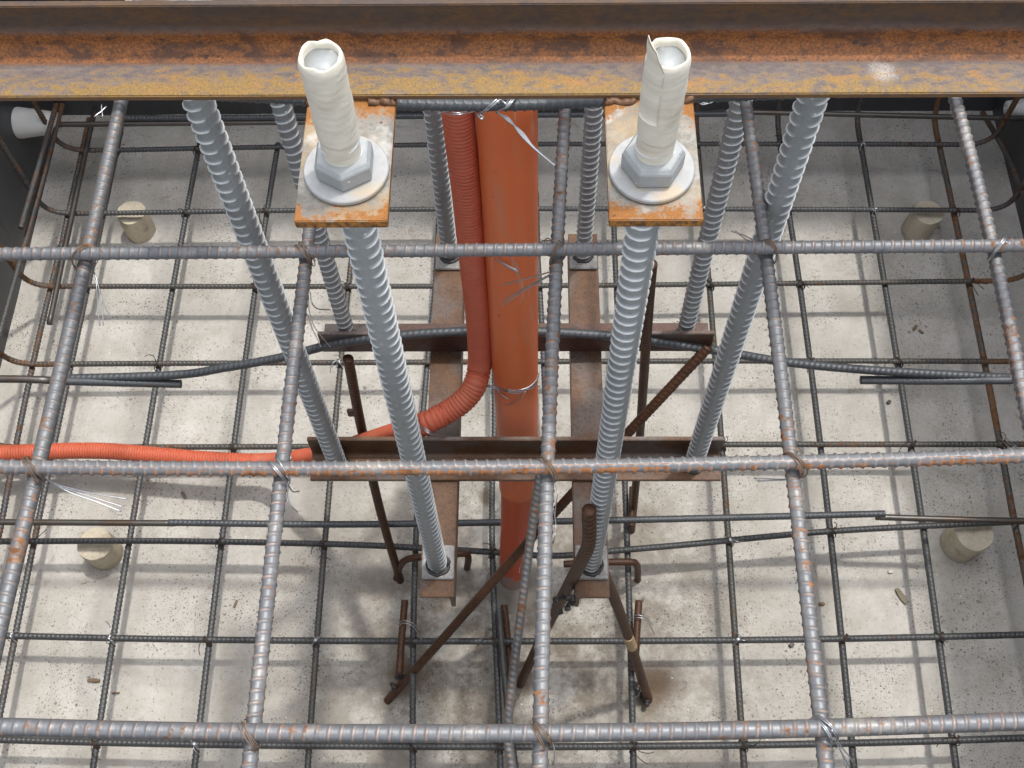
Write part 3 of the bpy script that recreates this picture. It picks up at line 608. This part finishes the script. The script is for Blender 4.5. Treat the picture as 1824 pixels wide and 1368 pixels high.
def tape_mesh(z0, z1, flap):
    """hand-wound masking tape sleeve, ragged open top, wall with thickness"""
    seg, n = 56, 70; th = np.arange(seg) * 2 * math.pi / seg; V = []
    j = rng.uniform(-1, 1, 14); top = np.interp(np.arange(seg), np.linspace(0, seg, 15), np.r_[j, j[0]]) * .0015
    ph = rng.uniform(0, 6)
    for i in range(n):
        f = i / (n - 1); z = z0 + (z1 - z0) * f + top * f ** 8
        lay = (f * 6 + th / (2 * math.pi)); step = (lay - np.floor(lay)); r = .0128 + .00018 * (1 - step) + .0006 * f
        r = r + .0003 * np.sin(2 * th + 5 * f + ph) * np.sin(5 * f) + .00012 * np.sin(5 * th - 23 * f) + np.where(f > .20 + .03 * np.sin(th + ph), .0006, 0)
        if f > .93: r = r - .0016 * ((f - .93) / .07) ** 2
        V.append(np.stack([r * np.cos(th), r * np.sin(th), np.broadcast_to(z, (seg,))], 1))
    for k, dz in ((1.04, -.0008), (.98, -.003), (.96, -.016)):
        z = z1 + top * (1 if dz > -.01 else .2) + dz; r = .0112 * (k + .035 * np.sin(4 * th + ph) + .02 * np.sin(7 * th))
        V.append(np.stack([r * np.cos(th), r * np.sin(th), np.broadcast_to(z, (seg,))], 1))
    V = np.array(V); N = len(V); i = np.arange(N - 1)[:, None] * seg; k = np.arange(seg)[None, :]; k2 = (k + 1) % seg
    q = np.stack([i + k, i + k2, i + seg + k2, i + seg + k], -1).reshape(-1, 4); V = V.reshape(-1, 3); tr = np.zeros((0, 3), int)
    parts = [(V, q, tr)]
    if flap:   # loose end of tape standing up at the left
        a = np.linspace(3.4, 4.5, 8); z = np.linspace(z1 - .05, z1 + .017, 18); vv = []
        for o_ in (0.0, .0006):
            for zz_ in z:
                f = max(0, (zz_ - z1 + .004) / .021)
                for aa in a:
                    w_ = 3.75 + (aa - 3.75) * (1 - .45 * f) - .1 * f; rr = .0137 + o_ + .0004 * math.sin(zz_ * 300) + .001 * f
                    vv.append((rr * math.cos(w_), rr * math.sin(w_), zz_ + .006 * f * (3.7 - aa)))
        vv = np.array(vv); nz, na = len(z), len(a); qq = []
        for L_ in (0, 1):
            for i_ in range(nz - 1):
                for j_ in range(na - 1):
                    b_ = L_ * nz * na + i_ * na + j_; f4 = (b_, b_ + 1, b_ + na + 1, b_ + na); qq.append(f4 if L_ else f4[::-1])
        bd = [i_ * na for i_ in range(nz)] + [(nz - 1) * na + j_ for j_ in range(1, na)] + [i_ * na + na - 1 for i_ in range(nz - 2, -1, -1)] + [j_ for j_ in range(na - 2, 0, -1)]
        for x_, y_ in zip(bd, bd[1:] + bd[:1]): qq.append((x_, y_, y_ + nz * na, x_ + nz * na))
        parts.append((vv, np.array(qq), tr))
    V, q, t = join(parts); return make_mesh('tape_sleeve', V, q, t)
ALAB = ['galvanised threaded anchor rod with left taped end and nut on plate', 'galvanised threaded anchor rod with right torn taped end and nut on plate',
 'galvanised rod leaning in at left outside, foot on the front cross angle', 'galvanised rod at right outside crossing the thick top bar, foot on front cross angle',
 'galvanised rod at left with its foot on the rear cross angle', 'galvanised rod at right with its foot on the rear cross angle',
 'galvanised rod at the back just left of the red conduit', 'galvanised rod at the back just right of the central top bar']
zTOP = 1.7095
SEAM = [-1.62, -.72, -.75, -1.95, .2, .1, -1.42, .25]
NUTROT = [math.radians(30) , 0.0]
for i, (a, b) in enumerate(OCT):
    x, y = OX + R8 * a, OY + R8 * b; z0 = zFT + .004
    e = tag(empty('anchor_rod', (x, y, z0)), ALAB[i], 'anchor rod', 'galvanised anchor rods standing in a ring')
    link('threaded_bar', anchor_bar_mesh(0, zTOP - .006 - z0, SEAM[i]), MT['galv'], e)
    wz = zPL - z0 + .0006
    wsh = lathe('washer', [(.0135, 0), (.0285, 0), (.0292, .0008), (.0292, .0032), (.0285, .004), (.0135, .004), (.0135, 0)], MT['washer'], e, 64, loc=(0, 0, wz)); sharp(wsh)
    n = link('nut', hex_nut('nut', .0372, .0165, NUTROT[i] if i < 2 else rng.uniform(0, 1)), MT['nut'], e); n.location = (0, 0, wz + .0045)
    for p in n.data.polygons: p.use_smooth = True
    sharp(n, 30)
    link('tape_sleeve', tape_mesh(wz + .0205, zTOP - z0, i == 1), MT['tape'], e)
# ------------------------------------------------------------------ beam
def beam():
    bz = zPL + .0008
    o = prism('angle_beam', [(0, 0), (.047, 0), (.047, .0495), (.0412, .0495), (.0411, .018)] + [(.0411 - .0118 * (1 - math.cos(q)), .018 - .0118 * math.sin(q)) for q in np.linspace(.2, math.pi / 2, 8)] + [(.002, .0062), (0, .0050)],
              (-1.185, 0, 0), (0, 1, 0), (0, 0, 1), (1, 0, 0), 2.37, MT['beam'], None, .0007)
    o.location = (.017, -.5032, bz); o.rotation_euler = (0, 0, -.002); return o
tag(beam(), 'long weathered rusty angle beam spanning the pit across the plates', 'steel beam')
# ------------------------------------------------------------------ pipe and conduit
def ypipe(z): return -.362 + .085 * max(0, z) / 1.375
pe = tag(empty('drain_pipe', (0.017, -.36, 0)), 'upright orange drain pipe in the middle of the anchor ring', 'pipe'); pinv = np.array([.017, -.36, 0])
def pipe_pt(u, v):
    lo, hi = -.05, 1.6
    y = -.35
    for _ in range(6):
        p = aty(u, v, y); y = ypipe(p[2])
    return p
up = np.array([pipe_pt(u, v) for u, v in [(923, 866), (922, 780), (917, 640), (913, 500), (908, 350), (902, 200)]]); up = np.vstack([up, up[-1] + (up[-1] - up[-2]) * .5])
P, s = resample(catmull(up), .01); V, q, t = tube_arrays(P - pinv, np.full((len(P), 48), .0318), (1, 0, 0)); 
link('upper_pipe', make_mesh('upper_pipe', V, q, t), MT['pipe'], pe)
P, s = resample(catmull(np.array([pipe_pt(u, v) for u, v in [(914, 1070), (915, 1000), (919, 930), (922, 850)]])), .01); V, q, t = tube_arrays(P - pinv, np.full((len(P), 44), .0272), (1, 0, 0))
link('lower_pipe', make_mesh('lower_pipe', V, q, t), MT['lower'], pe)
CBASE = pipe_pt(914, 1056); CBASE[2] = 0
o = lathe('cement_collar', [(.060, -.001), (.052, .006), (.043, .012), (.036, .022), (.029, .036), (.020, .040)], MT['cement'], pe, 40, loc=tuple(CBASE - pinv), jitter=.14)
def yc_(z): return ypipe(z) + .004
cpts = []
for u, v in [(812, 150), (815, 195), (822, 260), (832, 350), (843, 470), (852, 560), (855, 640)]:
    y = -.33
    for _ in range(6):
        p = aty(u, v, y); y = yc_(p[2])
    cpts.append(p)
d0 = (cpts[-1] - CAM) @ FWD
for u, v, d in [(846, 685, d0 + .01), (826, 713, d0 + .015), (795, 735, d0 + .02), (748, 758, 1.58), (690, 777, 1.72), (640, 792, 1.88), (590, 806, 2.03), (540, 815, 2.14)]: cpts.append(atd(u, v, d))
for u, v in [(470, 822), (380, 819), (280, 811), (200, 804), (120, 803), (0, 808), (-120, 812)]: cpts.append(at(u, v, zT + .024))
P = catmull(cpts, 40); P, s = resample(P, .00055); pitch = .0054
q_ = np.sin(2 * math.pi * s / pitch); R = np.repeat((  .0147 + .0024 * np.abs(np.sin(math.pi * s / pitch)) ** .55)[:, None], 22, 1)
V, q, t = tube_arrays(P, R, (1, 0, 0)); tag(link('corrugated_conduit', make_mesh('corrugated_conduit', V, q, t), MT['conduit']), 'red-orange corrugated conduit beside the pipe, bending off to the left', 'conduit')
# ------------------------------------------------------------------ rusty legs, braces and stools
def rusty(name, pts, lab, r=.0078, cat='rod', group='rusty rods propping the anchor frame', ribs=True, burnt=None, tagz=None, mat='rust'):
    P = catmull(pts) if len(pts) > 2 else np.asarray(pts, float); base = np.asarray(pts[0], float)
    e = tag(empty(name, base), lab, cat, group)
    ribbed('bar', P - base, MT[mat], r=r, h=.0009 if ribs else .0003, pitch=.0085, seg=12, sub=5, ref=(1, .3, .2), parent=e)
    if burnt is not None:
        import bmesh
        bm = bmesh.new()
        for k in range(9):
            m4 = Matrix.Translation(Vector(np.asarray(burnt) - base + rng.normal(0, .006, 3) * (1, 1, .7))) @ Matrix.Scale(rng.uniform(.5, 1.1), 4)
            bmesh.ops.create_icosphere(bm, subdivisions=2, radius=.0062, matrix=m4)
        for v in bm.verts: v.co += Vector(rng.normal(0, .0007, 3))
        me = bpy.data.meshes.new('weld_blob'); bm.to_mesh(me); bm.free(); link('weld_blob', me, MT['weld'], e)
    return e
S1 = rusty('support_rod', [at(713, 1034, .0), at(678, 912, .28), at(645, 768, .52), at(620, 638, .74)], 'rusty leaning stake with small tab behind the left nut-topped rod')
b = np.asarray(S1.location)
box('tab', at(630, 735, .575) - b - (.010, .003, .010), at(630, 735, .575) - b + (.008, .003, .010), MT['angledark'], S1, .001)
rusty('support_rod', [at(1125, 945, 0), at(1138, 800, .38), at(1150, 620, .77), at(1157, 520, .93), at(1161, 470, 1.0)], 'tall rusty rod rising past the rear cross angle at right', .0075, ribs=False)
rusty('diagonal_brace', [at(690, 1248, .0), at(800, 1125, .2), at(941, 965, .40), at(1108, 783, .60), at(1262, 618, .765)], 'long rusty ribbed diagonal brace running under the frame past the pipe', .0080)
bent = [at(926, 1218, 0), at(975, 1115, .38), at(1008, 1052, .66), at(1036, 998, .86), at(1049, 965, .93), at(1049, 908, 1.0)]
rusty('support_rod', bent, 'thick rusty rod with bent upper end against the right angle foot', .0085, burnt=at(1012, 1068, .72))
e = rusty('support_rod', [at(1155, 1246, 0), at(1122, 1142, .32), at(1096, 1070, .55), at(1074, 1020, .735)], 'rusty stake at right foot with a buff tape band and burnt base', .0082, burnt=at(1143, 1240, .02))
p0, p1 = at(1126, 1152, .295), at(1118, 1133, .35); plain_tube('tape_band', [p0 - np.asarray(e.location), p1 - np.asarray(e.location)], .0092, MT['tag'], e, 16, .004)
for pts, lb, bt in (([at(711, 1200, .115), at(716, 1130, .118), at(721, 1070, .12)], 'short rusty bar tied beside the bottom bar left of the diagonal brace', at(708, 1205, .06)),
                    ([at(1131, 1195, .115), at(1134, 1130, .118), at(1138, 1070, .12)], 'short rusty bar tied right of the buff-banded stake', at(1132, 1225, .03)),
                    ([at(911, 1220, .075), at(905, 1150, .08), at(898, 1078, .085)], 'short rusty bar lying below the foot of the orange pipe', None),
                    ([at(1124, 938, .118), at(1126, 900, .118), at(1127, 868, .12)], 'short orange-rusted bar end lying beside the tall rusty rod base', None)):
    rusty('lap_rod', pts, lb, .0068, group='short rusty lap rods on the bottom mat', burnt=bt)
for pts, lb in (([at(706, 1030, 0), at(713, 1008, .07), at(722, 998, .105), at(742, 993, .122), at(790, 990, .125), at(824, 986, .125), at(834, 992, .10), at(832, 1012, .0)], 'rusty bent chair bar hooked under the left angle foot'),
                ([at(1136, 1033, .0), at(1136, 1014, .075), at(1133, 1005, .11), at(1122, 1001, .124), at(1060, 1002, .125), at(1004, 1005, .125)], 'rusty bent chair bar hooked under the right angle foot')):
    rusty('chair_bar', pts, lb, .0068, cat='chair bar', group='bent chair bars under the frame', ribs=False)
# ------------------------------------------------------------------ concrete spacers
for (u, v), lb, k in (((232, 376), 'far left concrete spacer under the bottom mat', 1.0), ((1650, 374), 'far right concrete spacer under the bottom mat', 1.0),
                   ((165, 962), 'near left concrete spacer under the bottom mat', 1.03), ((1733, 945), 'near right concrete spacer under the bottom mat', 1.12)):
    p = at(u, v, .083); r = .0345 * k; tx, ty = rng.uniform(-.01, .01, 2)
    n = 34; th = np.arange(n) * 2 * math.pi / n; prof = [(1.0, 0), (1.01, .02), (.985, .05), (.985, .078), (.96, .0835), (.5, .0845), (0.02, .0848)]
    j = 1 + .02 * np.sin(3 * th + rng.uniform(0, 6)) + .012 * np.sin(7 * th)
    V = np.array([[(r * k_ * jj * math.cos(a) + tx * z / .08, r * k_ * jj * math.sin(a) + ty * z / .08, z + .0012 * math.sin(2 * a + 1) * (z > .06)) for a, jj in zip(th, j)] for k_, z in prof])
    i = np.arange(len(prof) - 1)[:, None] * n; kk = np.arange(n)[None, :]; k2 = (kk + 1) % n
    o = link('concrete_spacer', make_mesh('concrete_spacer', V.reshape(-1, 3), np.stack([i + kk, i + k2, i + n + k2, i + n + kk], -1).reshape(-1, 4)), MT['mortar']); o.location = (p[0], p[1], .0); sharp(o, 50)
    tag(o, lb, 'spacer', 'concrete spacers under the bottom mat')
# ------------------------------------------------------------------ tie wires
def strand(pts, r=.00065, seg=6): 
    P, s = resample(catmull(pts, 14), .0025); return tube_arrays(P, np.full((len(P), seg), r), (.3, .2, 1))
def wires(name, strands, mat, lab, group, r=.00065):
    V, q, t = join([strand(np.asarray(s_, float), r) for s_ in strands]); return tag(link(name, make_mesh(name, V, q, t), MT[mat]), lab, 'tie wire', group)
def wrap(c, d, a=.0098, h=.0150, turns=1.6, off=0.0, up=(0, 0, 1)):
    d = np.asarray(d, float) / np.linalg.norm(d); n = np.cross(d, up); out = []
    for k in np.linspace(0, turns * 2 * math.pi, int(turns * 12)):
        out.append(np.asarray(c) + d * (a * 1.25 * math.cos(k)) + np.array([0, 0, 1]) * (h * math.sin(k)) + n * (off + .0012 * k / 6))
    return out
def cross_pt(P, Q):
    d = np.linalg.norm(P[:, None, :2] - Q[None, :, :2], axis=2); i, j = np.unravel_index(d.argmin(), d.shape); return (P[i] + Q[j]) / 2
GT = 'wire ties on the top mat'
def fine(P): return resample(P, .002)[0]
TAILS = {   # photo-measured loose tails: (start) -> ends, at the top mat level
 (1, 0): [[(163, 470), (171, 500), (174, 552), (178, 580)], [(163, 470), (174, 505), (182, 545), (184, 580)], [(163, 470), (172, 500), (186, 545), (200, 566)]],
 (2, 0): [[(70, 845), (100, 862), (160, 878), (228, 889)], [(70, 845), (100, 864), (160, 884), (220, 903)], [(72, 846), (120, 875), (175, 895), (216, 911)]],
 (2, 1): [[(510, 856), (516, 868), (522, 876), (533, 875)], [(512, 856), (514, 890), (522, 905), (531, 912)], [(518, 812), (516, 840), (514, 870), (500, 930)]],
 (2, 3): [[(1402, 853), (1390, 854), (1370, 853), (1343, 852)], [(1402, 855), (1392, 855), (1372, 856), (1350, 857)]],
 (3, 3): [[(1486, 1314), (1494, 1330), (1502, 1348), (1508, 1368)], [(1488, 1314), (1500, 1332), (1512, 1346), (1521, 1360)], [(1487, 1316), (1496, 1334), (1506, 1352), (1514, 1368)]],
 (1, 3): [[(1350, 432), (1335, 424), (1322, 418), (1303, 412)], [(1350, 436), (1336, 430), (1325, 424), (1310, 411)]],
 (1, 2): [[(985, 430), (970, 428), (962, 434), (968, 442)], [(986, 432), (976, 424), (970, 430), (976, 444)]],
 (3, 2): [[(975, 1310), (985, 1325), (988, 1345), (984, 1362)]],
 (1, 4): [[(1776, 455), (1770, 470), (1764, 480), (1758, 492)]]}
for i in (1, 2, 3):
    for j in range(5):
        if (i, j) in ((3, 0), (3, 4)): continue
        c = cross_pt(fine(TOPT[i]), fine(TOPL[j])); d = (1, -1.3, 0) if (i + j) % 2 == 0 or i > 1 else (1, 1.3, 0)
        st = [wrap(c, (d[0] * rng.uniform(.6, 1.4), d[1], 0), off=o_ + rng.normal(0, .0009), turns=rng.uniform(.9, 1.5), a=rng.uniform(.0082, .0100), h=rng.uniform(.0138, .0152)) for o_ in (-.0018, .0004, .0024)]
        mt = 'wirerust' if (i, j) not in ((2, 1), (3, 3), (2, 4), (1, 4)) else 'wire'
        lb = f'{"rusty" if mt == "wirerust" else "bright"} wire tie where {("farthest", "middle", "nearest")[i-1]} top crossbar meets {("leftmost", "left plate", "central", "orange-flanked right", "rightmost")[j]} top bar'
        e = wires('tie_wire', st, mt, lb, GT, .00045)
        tl = TAILS.get((i, j))
        if tl:
            V, q, t = join([strand(np.array([at(u, v, zTL - .004 - .006 * k) for k, (u, v) in enumerate(s_)]), .00055) for s_ in tl]); link('loose_tail', make_mesh('loose_tail', V, q, t), MT['wire' if (i, j) not in ((1, 2),) else 'wirerust'], e)
# bright bundle tying the crossbar to the pipe
dz = zT0 + .004
wires('tie_wire', [[at(852, 205, dz - .012), at(870, 190, dz + .006), at(888, 175, dz + .01), at(905, 172, dz)], [at(856, 206, dz - .012), at(874, 191, dz + .006), at(892, 177, dz + .01), at(904, 178, dz)],
                   [at(890, 196, dz - .006), at(905, 190, dz + .006), at(915, 178, dz + .009), at(922, 170, dz)], [at(886, 197, dz - .006), at(901, 191, dz + .006), at(911, 178, dz + .009), at(918, 170, dz)],
                   [at(880, 171, dz + .006), at(892, 178, dz + .008), at(902, 186, dz + .008), at(905, 192, dz)],
                   [at(848, 198, dz - .01), at(853, 208, dz - .004), at(860, 214, dz - .004), at(858, 207, dz - .004)], [at(850, 200, dz - .01), at(856, 212, dz - .002), at(862, 210, dz - .004), at(854, 204, dz - .004)]], 'wire', 'bright wire binding the dark crossbar to the orange pipe', 'wire ties on the pipe', .0009)
def cyl_hit(u, v, A0, A1, rad):
    d = ray(u, v); d = d / np.linalg.norm(d); ax = (A1 - A0) / np.linalg.norm(A1 - A0); o = CAM - A0
    dp_ = d - ax * (d @ ax); op = o - ax * (o @ ax); a, b, c = dp_ @ dp_, 2 * dp_ @ op, op @ op - rad * rad; D = b * b - 4 * a * c
    return CAM + d * ((-b - math.sqrt(max(D, 0))) / (2 * a))
def on_pipe(u, v, gap=.0012): return cyl_hit(u, v, up[1], up[4], .0318 + gap)
k_ = []
for j in range(5):
    o_ = (j - 2) * .9; k_.append([at(884 + o_ * .3, 199 + o_, dz - .004), at(905 + o_, 213 - o_, dz + .004), at(928 - o_, 237 + o_ * 1.3, dz + .01), at(952 + o_ * .4, 264 + o_, dz + .012), at(988 + o_ * .2, 295 + o_ * .4, dz + .012)])
wires('tie_wire', k_, 'wire', 'long bright twisted wire tail hanging across the top of the orange pipe', 'wire ties on the pipe', .0008)
dp = (up[-2] - CAM) @ FWD - .038
wires('tie_wire', [[atd(706, 193, dp + .06), atd(790, 198, dp), atd(815, 201, dp - .012), atd(850, 196, dp)], [atd(786, 199, dp + .01), atd(805, 204, dp - .01), atd(825, 203, dp - .012), atd(848, 198, dp)], [atd(908, 194, dp - .02), atd(920, 198, dp - .02), atd(935, 192, dp - .02), atd(990, 187, dp - .01)]], 'wire', 'thin wire looped round the top of the red conduit', 'wire ties on the pipe', .0006)
CA, CB = cpts[5], cpts[6] + (cpts[6] - cpts[5]) * 1.5
def on_cond(u, v): return cyl_hit(u, v, CA, CB, .0178)
lp = []
for o_ in (0, 2.2, 4.4):
    lp.append([on_cond(836, 672 + o_ * .5), on_cond(852, 681 + o_ * .6), on_pipe(888, 690 + o_), on_pipe(905, 694 + o_), on_pipe(922, 695 + o_ * 1.3), on_pipe(942, 689 + o_ * .6), on_pipe(955, 677 + o_ * .8), on_pipe(960, 664 + o_)])
lp += [[on_pipe(886, 690), on_pipe(888, 697, .003), on_pipe(896, 705, .006), on_pipe(906, 711, .008)], [on_pipe(936, 697, .002), on_pipe(928, 708, .005), on_pipe(916, 717, .006), on_pipe(903, 722, .006)], [on_pipe(940, 695, .002), on_pipe(948, 692, .005), on_pipe(958, 684, .008), on_pipe(961, 690, .012)]]
wires('tie_wire', lp, 'wire', 'bright wire loop tying the conduit bend to the orange pipe', 'wire ties on the pipe', .0007)
wires('tie_wire', [[atd(741, 755 + k, 1.56), atd(752, 760 + k, 1.535), atd(766, 768 + k, 1.53), atd(782, 774 + k * .6, 1.55), atd(815, 781, 1.59)] for k in (0, 2.5, 5)], 'wire', 'bright wire wrapped round the conduit below its bend', 'wire ties on the pipe', .0007)
wires('tie_wire', [[on_pipe(880 + k, 461 + k * .4, .003), on_pipe(895 + k, 468 + k, .008), on_pipe(910 + k, 476 + k, .013), on_pipe(921 + k * 1.2, 483 + k * 1.6 - 3, .016)] for k in (0, 2, 4, 5.5)], 'wire', 'short bright wire ends below the farthest top crossbar on the pipe', 'wire ties on the pipe', .0007)
dq = (at(990, 490, zTL) - CAM) @ FWD + .01
wires('tie_wire', [[atd(985, 483, dq), atd(950, 493, dq + .05), atd(925, 500, dq + .09), atd(897, 507, dq + .12)], [atd(985, 486, dq), atd(950, 505, dq + .05), atd(920, 522, dq + .09), atd(896, 536, dq + .12)], [atd(984, 488, dq), atd(950, 508, dq + .05), atd(921, 526, dq + .09), atd(896, 543, dq + .12)]], 'wire', 'three straight bright wire ends pointing left off the central top bar', 'wire ties on the top mat', .0007)
wires('tie_wire', [[at(866, 924, .13), at(880, 915, .15), at(892, 909, .17), at(893, 922, .2)], [at(893, 922, .2), at(912, 948, .26), at(932, 976, .36), at(934, 984, .36)], [at(934, 982, .36), at(931, 996, .34), at(926, 1012, .33), at(925, 1020, .33)]], 'wire', 'thin wire strung from the bottom mat over the lower red pipe', 'wire ties on the pipe', .0007)
wires('tie_wire', [[at(990, 865, .79), at(993, 880, .79), at(990, 900, .78), at(988, 925, .77)], [at(986, 905, .79), at(990, 935, .78), at(988, 955, .78), at(985, 968, .77)]], 'wire', 'bright wire hanging beside the central top bar below the front cross angle', 'wire ties on the pipe', .0007)
wires('tie_wire', [[at(549, 525, 1.2), at(551, 555, 1.1), at(562, 585, .95), at(588, 618, .84)], [at(548, 560, 1.2), at(556, 585, 1.1), at(566, 605, .95), at(572, 618, .84)], [at(552, 520, 1.3), at(556, 540, 1.3), at(566, 550, 1.28), at(588, 552, 1.26)]], 'wire', 'dangling thin wires left of the rear cross angle', 'wire ties on the top mat', .0006)
wires('tie_wire', [[at(1786, 778, .14), at(1796, 788, .15), at(1804, 794, .16), at(1810, 799, .16)], [at(1790, 777, .14), at(1800, 786, .15), at(1807, 792, .16), at(1812, 797, .16)], [at(1783, 782, .14), at(1792, 792, .15), at(1799, 797, .16), at(1803, 800, .16)]], 'wire', 'cluster of bright wire ends beside the right end of the conduit-side bottom bar', 'wire ties on the bottom mat', .0008)
wires('tie_wire', [[at(1242, 178, 1.34), at(1246, 184, 1.34), at(1256, 186, 1.34), at(1275, 178, 1.34)], [at(1244, 174, 1.34), at(1250, 182, 1.34), at(1264, 184, 1.34), at(1282, 174, 1.34)]], 'wire', 'looped wire ends hanging under the beam right of the right plate', 'wire ties on the top mat', .0007)
wires('tie_wire', [[at(168, 208, 1.33), at(174, 203, 1.33), at(180, 199, 1.33), at(190, 189, 1.33)], [at(181, 186, 1.33), at(181, 193, 1.33), at(182, 200, 1.33), at(183, 208, 1.33)]], 'wire', 'two crossed bright wire ends under the beam at far left', 'wire ties on the top mat', .0007)
# small rusty knots on the bottom mat
ROW = ['farthest', 'far-spacer', 'below-crossbar', 'arched-bar', 'conduit-side', 'sagging', 'brace-crossed', 'nearest']
CLN = {1: 'leftmost hidden', 2: 'left spacer-side', 3: 'left outer', 4: 'left stake-side', 5: 'left foot', 6: 'pipe-side', 8: 'right foot', 9: 'right angle-end', 10: 'right top-bar-side', 11: 'right spacer-side', 12: 'outermost right'}
for i in range(8):
    for j in (1, 2, 3, 4, 5, 6, 8, 9, 10, 11, 12):
        if (i * 7 + j * 5) % 3 == 0 and i not in (6,): continue
        if j in (5, 6, 8) and i in (0, 1, 2, 3): continue
        c = cross_pt(resample(TBARS[i][0], .004)[0], resample(LBARS[j][0], .004)[0])
        if abs(c[0]) > 1.02 or c[1] < -.76: continue
        st = [wrap(c, (1, rng.choice([-1.2, 1.2]), 0), a=.0092, h=.0148, turns=1.3, off=o_) for o_ in (-.0012, .0012)]
        a = rng.uniform(0, 6.28, 3)
        for k in range(int(rng.integers(1, 4))):
            l = rng.uniform(.012, .038); st.append([c + (0, 0, .012), c + (.4 * l * math.cos(a[k]), .4 * l * math.sin(a[k]), .016), c + (.75 * l * math.cos(a[k] + .3), .75 * l * math.sin(a[k] + .3), .012), c + (l * math.cos(a[k] + .5), l * math.sin(a[k] + .5), .004)])
        bright = rng.random() < .25
        wires('tie_wire', st, 'wire' if bright else 'wiredark', f'small {"bright" if bright else "dark"} wire knot where {ROW[i]} bottom crossbar meets {CLN[j]} bottom bar', 'wire ties on the bottom mat', .0008)
# wires on short lap rods
for (u, v), lb in (((724, 1110), 'left of the diagonal brace'), ((1138, 1100), 'right of the buff-banded stake')):
    p = at(u, v, .125); wires('tie_wire', [[p + (-.016, .0, -.008), p + (-.006, .002, .010), p + (.012, -.002, .008), p + (.026, -.012, -.012)], [p + (-.015, -.004, -.008), p + (-.005, -.003, .010), p + (.013, -.008, .008), p + (.03, -.03, -.01)]], 'wire', f'bright wire tie round the short rusty bar {lb}', 'wire ties on the bottom mat', .0009)
# ------------------------------------------------------------------ scraps on the floor
def scrap(u, v, l, w_, h, ang, mat, name, lab, cat):
    p = at(u, v, .0); import bmesh
    bm = bmesh.new(); bmesh.ops.create_cube(bm, size=1); bmesh.ops.subdivide_edges(bm, edges=bm.edges[:], cuts=2, use_grid_fill=True)
    for x in bm.verts:
        f = 1 - .35 * abs(x.co.x * 2) ** 2; x.co = Vector((x.co.x * l, x.co.y * w_ * f, x.co.z * h)) + Vector(rng.normal(0, .05, 3)) * w_ * .6
    bmesh.ops.bevel(bm, geom=bm.edges[:], offset=h * .08, segments=1, affect='EDGES')
    me = bpy.data.meshes.new(name); bm.to_mesh(me); bm.free(); o = link(name, me, mat); o.location = (p[0], p[1], h * .5 + .0015); o.rotation_euler = (0, 0, ang); tag(o, lab, cat, 'scraps lying on the concrete floor')
scrap(168, 1213, .024, .007, .006, -.05, MT['wood'], 'wood_chip', 'short brown wood chip between the two nearest left bottom bars', 'debris')
scrap(207, 1235, .015, .004, .003, .1, MT['wood'], 'wood_chip', 'tiny dark splinter beside the near left spacer-side bar', 'debris')
scrap(420, 1076, .016, .005, .003, 1.3, MT['wood'], 'wood_chip', 'upright dark splinter between sagging bar and brace-crossed bar at left', 'debris')
scrap(1605, 1062, .034, .012, .003, -1.1, MT['leaf'], 'dry_leaf', 'grey-brown dry leaf below the near right spacer', 'debris')
scrap(1586, 1019, .010, .007, .003, .2, MT['sheet'], 'paper_scrap', 'small white scrap left of the near right spacer', 'debris')
scrap(1463, 1077, .012, .006, .006, 0, MT['wood'], 'pebble', 'small brown pebble beside the orange-flanked top bar', 'debris')
scrap(1629, 585, .016, .007, .003, .9, MT['wood'], 'wood_chip', 'brown flake right of the right spacer-side bar', 'debris')
scrap(1640, 592, .013, .006, .003, -.8, MT['wood'], 'wood_chip', 'second brown flake, lower one of a touching pair at right', 'debris')
scrap(328, 883, .018, .008, .004, -1.0, MT['leaf'], 'wood_chip', 'pale chip below the middle top crossbar at left', 'debris')
scrap(480, 1082, .008, .006, .005, .5, MT['weld'], 'pebble', 'small dark pebble left of the left foot bottom bar', 'debris')
scrap(1582, 718, .010, .008, .006, .5, MT['weld'], 'pebble', 'dark pebble beside the right outer shadow line', 'debris')
scrap(1409, 1150, .010, .008, .006, .5, MT['weld'], 'pebble', 'dark pebble below the brace-crossed bar at right', 'debris')
